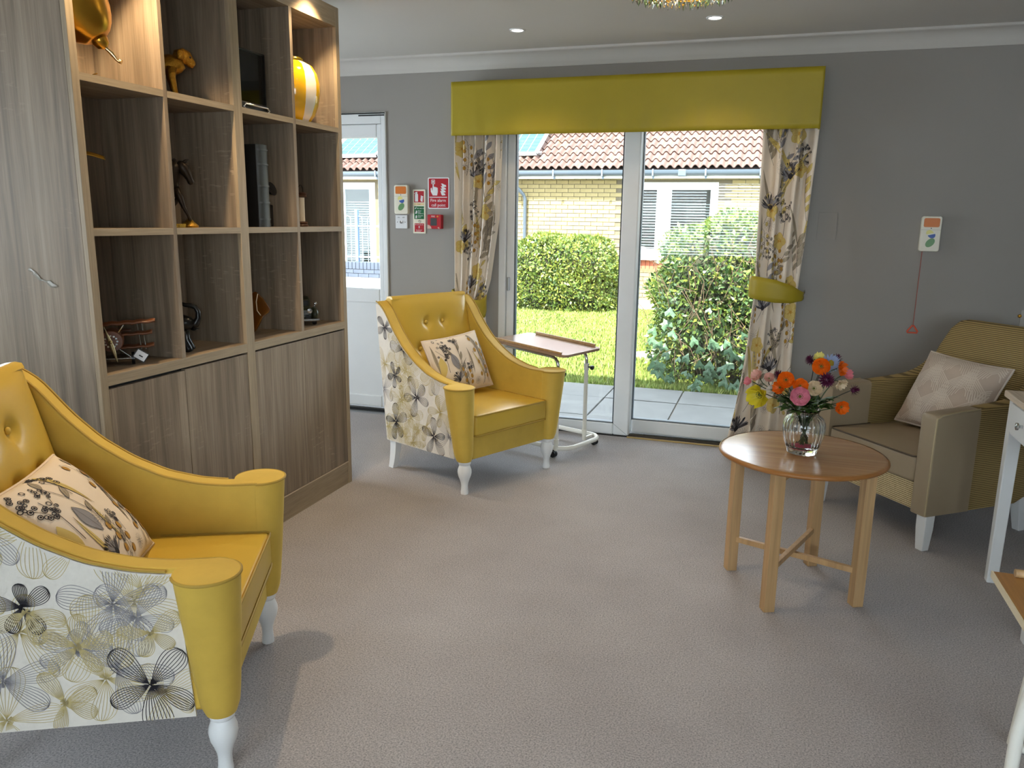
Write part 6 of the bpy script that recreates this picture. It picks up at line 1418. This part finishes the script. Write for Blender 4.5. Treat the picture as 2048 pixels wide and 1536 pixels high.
# break glass point
t = thing('fire_call_point', 'red square break glass fire call point under the sign', 'call point', (-2.183, D, 1.374))
mesh('box_body', plate(-0.0495, 0.0495, -0.047, 0.047, -0.045, 0, 0.005), red_m, t, bevel=0.003)
mesh('glass_element', plate(-0.026, 0.020, -0.026, 0.024, -0.0465, -0.045, 0.002), M('grey_element', lin(70, 74, 78), 0.3), t)
text('FIRE', 0.0150, -0.020, 0.030, -0.0455, sign_white, t); mesh('test_lamp', blob(0.026, 0.035, 0.006, 0.006, 0, -0.0455), M('lamp_amber', lin(206, 150, 50), 0.4), t)
mesh('corner_label', join(prism([(-0.0485, -0.046), (-0.018, -0.046), (-0.022, -0.034), (-0.036, -0.022), (-0.0485, -0.021)], -0.0458, -0.0452, 'y'), prism([(0.024, -0.038), (0.034, -0.046), (0.040, -0.046), (0.036, -0.034)], -0.0458, -0.0452, 'y')), M('label_pink', lin(206, 176, 164), 0.5), t)
# blanking plate, small pull cord plate
tag(mesh('blank_panel', join(plate(0.235, 0.338, 1.305, 1.461, D-0.008, D, 0.002)), wall_m, bevel=0.001), 'flat wall coloured access panel just right of the curtain', 'panel')
t = thing('wall_socket_plate', 'clear plate with a brass knob on the wall behind the tub armchair', 'wall plate', (1.36, D, 0.90))
mesh('plate', plate(-0.03, 0.12, -0.07, 0.045, -0.004, 0, 0.003), M('frosted_plate', lin(176, 172, 166), 0.2), t); mesh('knob', xf(lathe([(0.006, 0), (0.006, 0.006), (0.010, 0.012), (0.007, 0.02), (0, 0.022)], 14, caps=False), Matrix.Translation((-0.036, -0.0, 0.012)) @ Matrix.Rotation(PI/2, 4, 'X')), gold, t, smooth=40)

# ------------------------------------------------------------------ ceiling lights
warm = (1.0, 0.74, 0.44)
lens_m = M('lamp_lens', lin(255, 250, 240), 0.3, emit=(1, 0.93, 0.82, 1), es=14)
def downlight(x, y, label, e, size=110, blend=0.5):
    t = thing('downlight', label, 'downlight', (x, y, CEIL), 0, 'recessed ceiling downlights')
    mesh('bezel', lathe([(0.030, -0.001), (0.034, -0.005), (0.042, -0.005), (0.046, 0.0)], 28, caps=False), white_plastic, t, smooth=60)
    mesh('lens', lathe([(0.031, -0.002), (0.0, -0.0035)], 24, caps=False), lens_m, t)
    s = add_light('downlight_lamp', 'SPOT', (0, 0, -0.02), energy=e, color=warm, spot_size=math.radians(size), spot_blend=blend, shadow_soft_size=0.028); s.parent = t
    return t
downlight(-1.434, 4.405, 'left recessed downlight in front of the coving', 7)
downlight(-0.374, 4.403, 'right recessed downlight in front of the coving', 7)
for x, y, e in ((-1.975, 2.12, 56), (-1.975, 3.30, 25), (-1.434, 2.7, 10), (-0.374, 1.55, 4), (0.69, 1.55, 3)):
    downlight(x, y, 'recessed downlight outside the picture, at %s of the room' % (('second, ' if (x, y) == (-1.975, 3.30) else '')+{-1.975: 'the bookcase front', -1.434: 'the left half', -0.374: 'the middle', 0.69: 'the near right'}[x]+(' rear' if y > 2 else ' front')), e)
t = thing('crystal_ceiling_light', 'round crystal ceiling light at the top edge of the picture', 'ceiling light', (-0.395, 3.285, CEIL))
mesh('ceiling_rose', lathe([(0.0, -0.02), (0.06, -0.02), (0.07, -0.008), (0.07, 0.0)], 24, caps=False), gold, t, smooth=40)
mesh('frame_ring', join(tube([(0.205*math.cos(a), 0.205*math.sin(a), -0.143) for a in [2*PI*i/40 for i in range(40)]], 0.004, 6, closed=True), tube([(0.13*math.cos(a), 0.13*math.sin(a), -0.153) for a in [2*PI*i/30 for i in range(30)]], 0.003, 6, closed=True), *[tube([(0.02*math.cos(a), 0.02*math.sin(a), -0.02), (0.12*math.cos(a), 0.12*math.sin(a), -0.06), (0.205*math.cos(a), 0.205*math.sin(a), -0.143)], 0.003, 6) for a in [2*PI*i/6 for i in range(6)]]), gold, t, smooth=60)
cry = ([(0, 0, 0), (0.011, 0, -0.012), (0, 0.006, -0.012), (-0.011, 0, -0.012), (0, -0.006, -0.012), (0, 0, -0.040)], [(0, 1, 2), (0, 2, 3), (0, 3, 4), (0, 4, 1), (5, 2, 1), (5, 3, 2), (5, 4, 3), (5, 1, 4)])
crm = M('crystal', (0.95, 1.0, 0.93, 1), 0.0, trans=1.0, ior=1.6); crg = M('crystal_green_glint', lin(190, 226, 170), 0.0, trans=1.0, ior=1.6)  # second material's green tint stands in for greenish glints on the drops
k0 = None; k1 = None
for ring_r, nn, z in ((0.205, 44, -0.143), (0.168, 34, -0.150), (0.13, 26, -0.155), (0.085, 16, -0.158), (0.04, 8, -0.160)):
    for k in range(nn):
        a = 2*PI*k/nn+ring_r*7
        if k0 is None: k0 = o = mesh('crystal_drop', cry, crm, t); 
        elif k1 is None: k1 = o = mesh('crystal_drop', cry, crg, t)
        else: o = dup(k0 if frg.random() < 0.6 else k1, t)
        o.location = (ring_r*math.cos(a), ring_r*math.sin(a), z); o.rotation_euler = (frg.uniform(-0.2, 0.2), frg.uniform(-0.2, 0.2), a+frg.uniform(-0.5, 0.5))
for k in range(4):
    a = PI/4+PI/2*k
    mesh('bulb', ell((0.08*math.cos(a), 0.08*math.sin(a), -0.085), (0.014, 0.014, 0.022), 12, 8), M('bulb_glow', (1, 1, 1, 1), 0.4, emit=(1, 0.86, 0.66, 1), es=6), t, smooth=180)
_l = add_light('ceiling_light_lamp', 'POINT', (0, 0, -0.22), energy=3, color=(1.0, 0.84, 0.62), shadow_soft_size=0.12); _l.parent = t
# blind in front of the rear window (its slats mirror in the patio glass)
t = thing('venetian_blind', 'white venetian blind on the window behind the viewer', 'blind', (0, 0, 0))
mesh('head_rail', box(RW[0]+0.02, RW[1]-0.02, YF-0.09, YF-0.05, RW[3]-0.04, RW[3]), white_plastic, t)
s_ = None
for k in range(26):
    o = mesh('slat', xf(box(RW[0]+0.03, RW[1]-0.03, -0.024, 0.024, -0.0006, 0.0006), Matrix.Rotation(-0.55, 4, 'X')), white_plastic, t) if s_ is None else dup(s_, t)
    s_ = s_ or o; o.location = (0, YF-0.07, RW[2]+0.06+k*0.040)
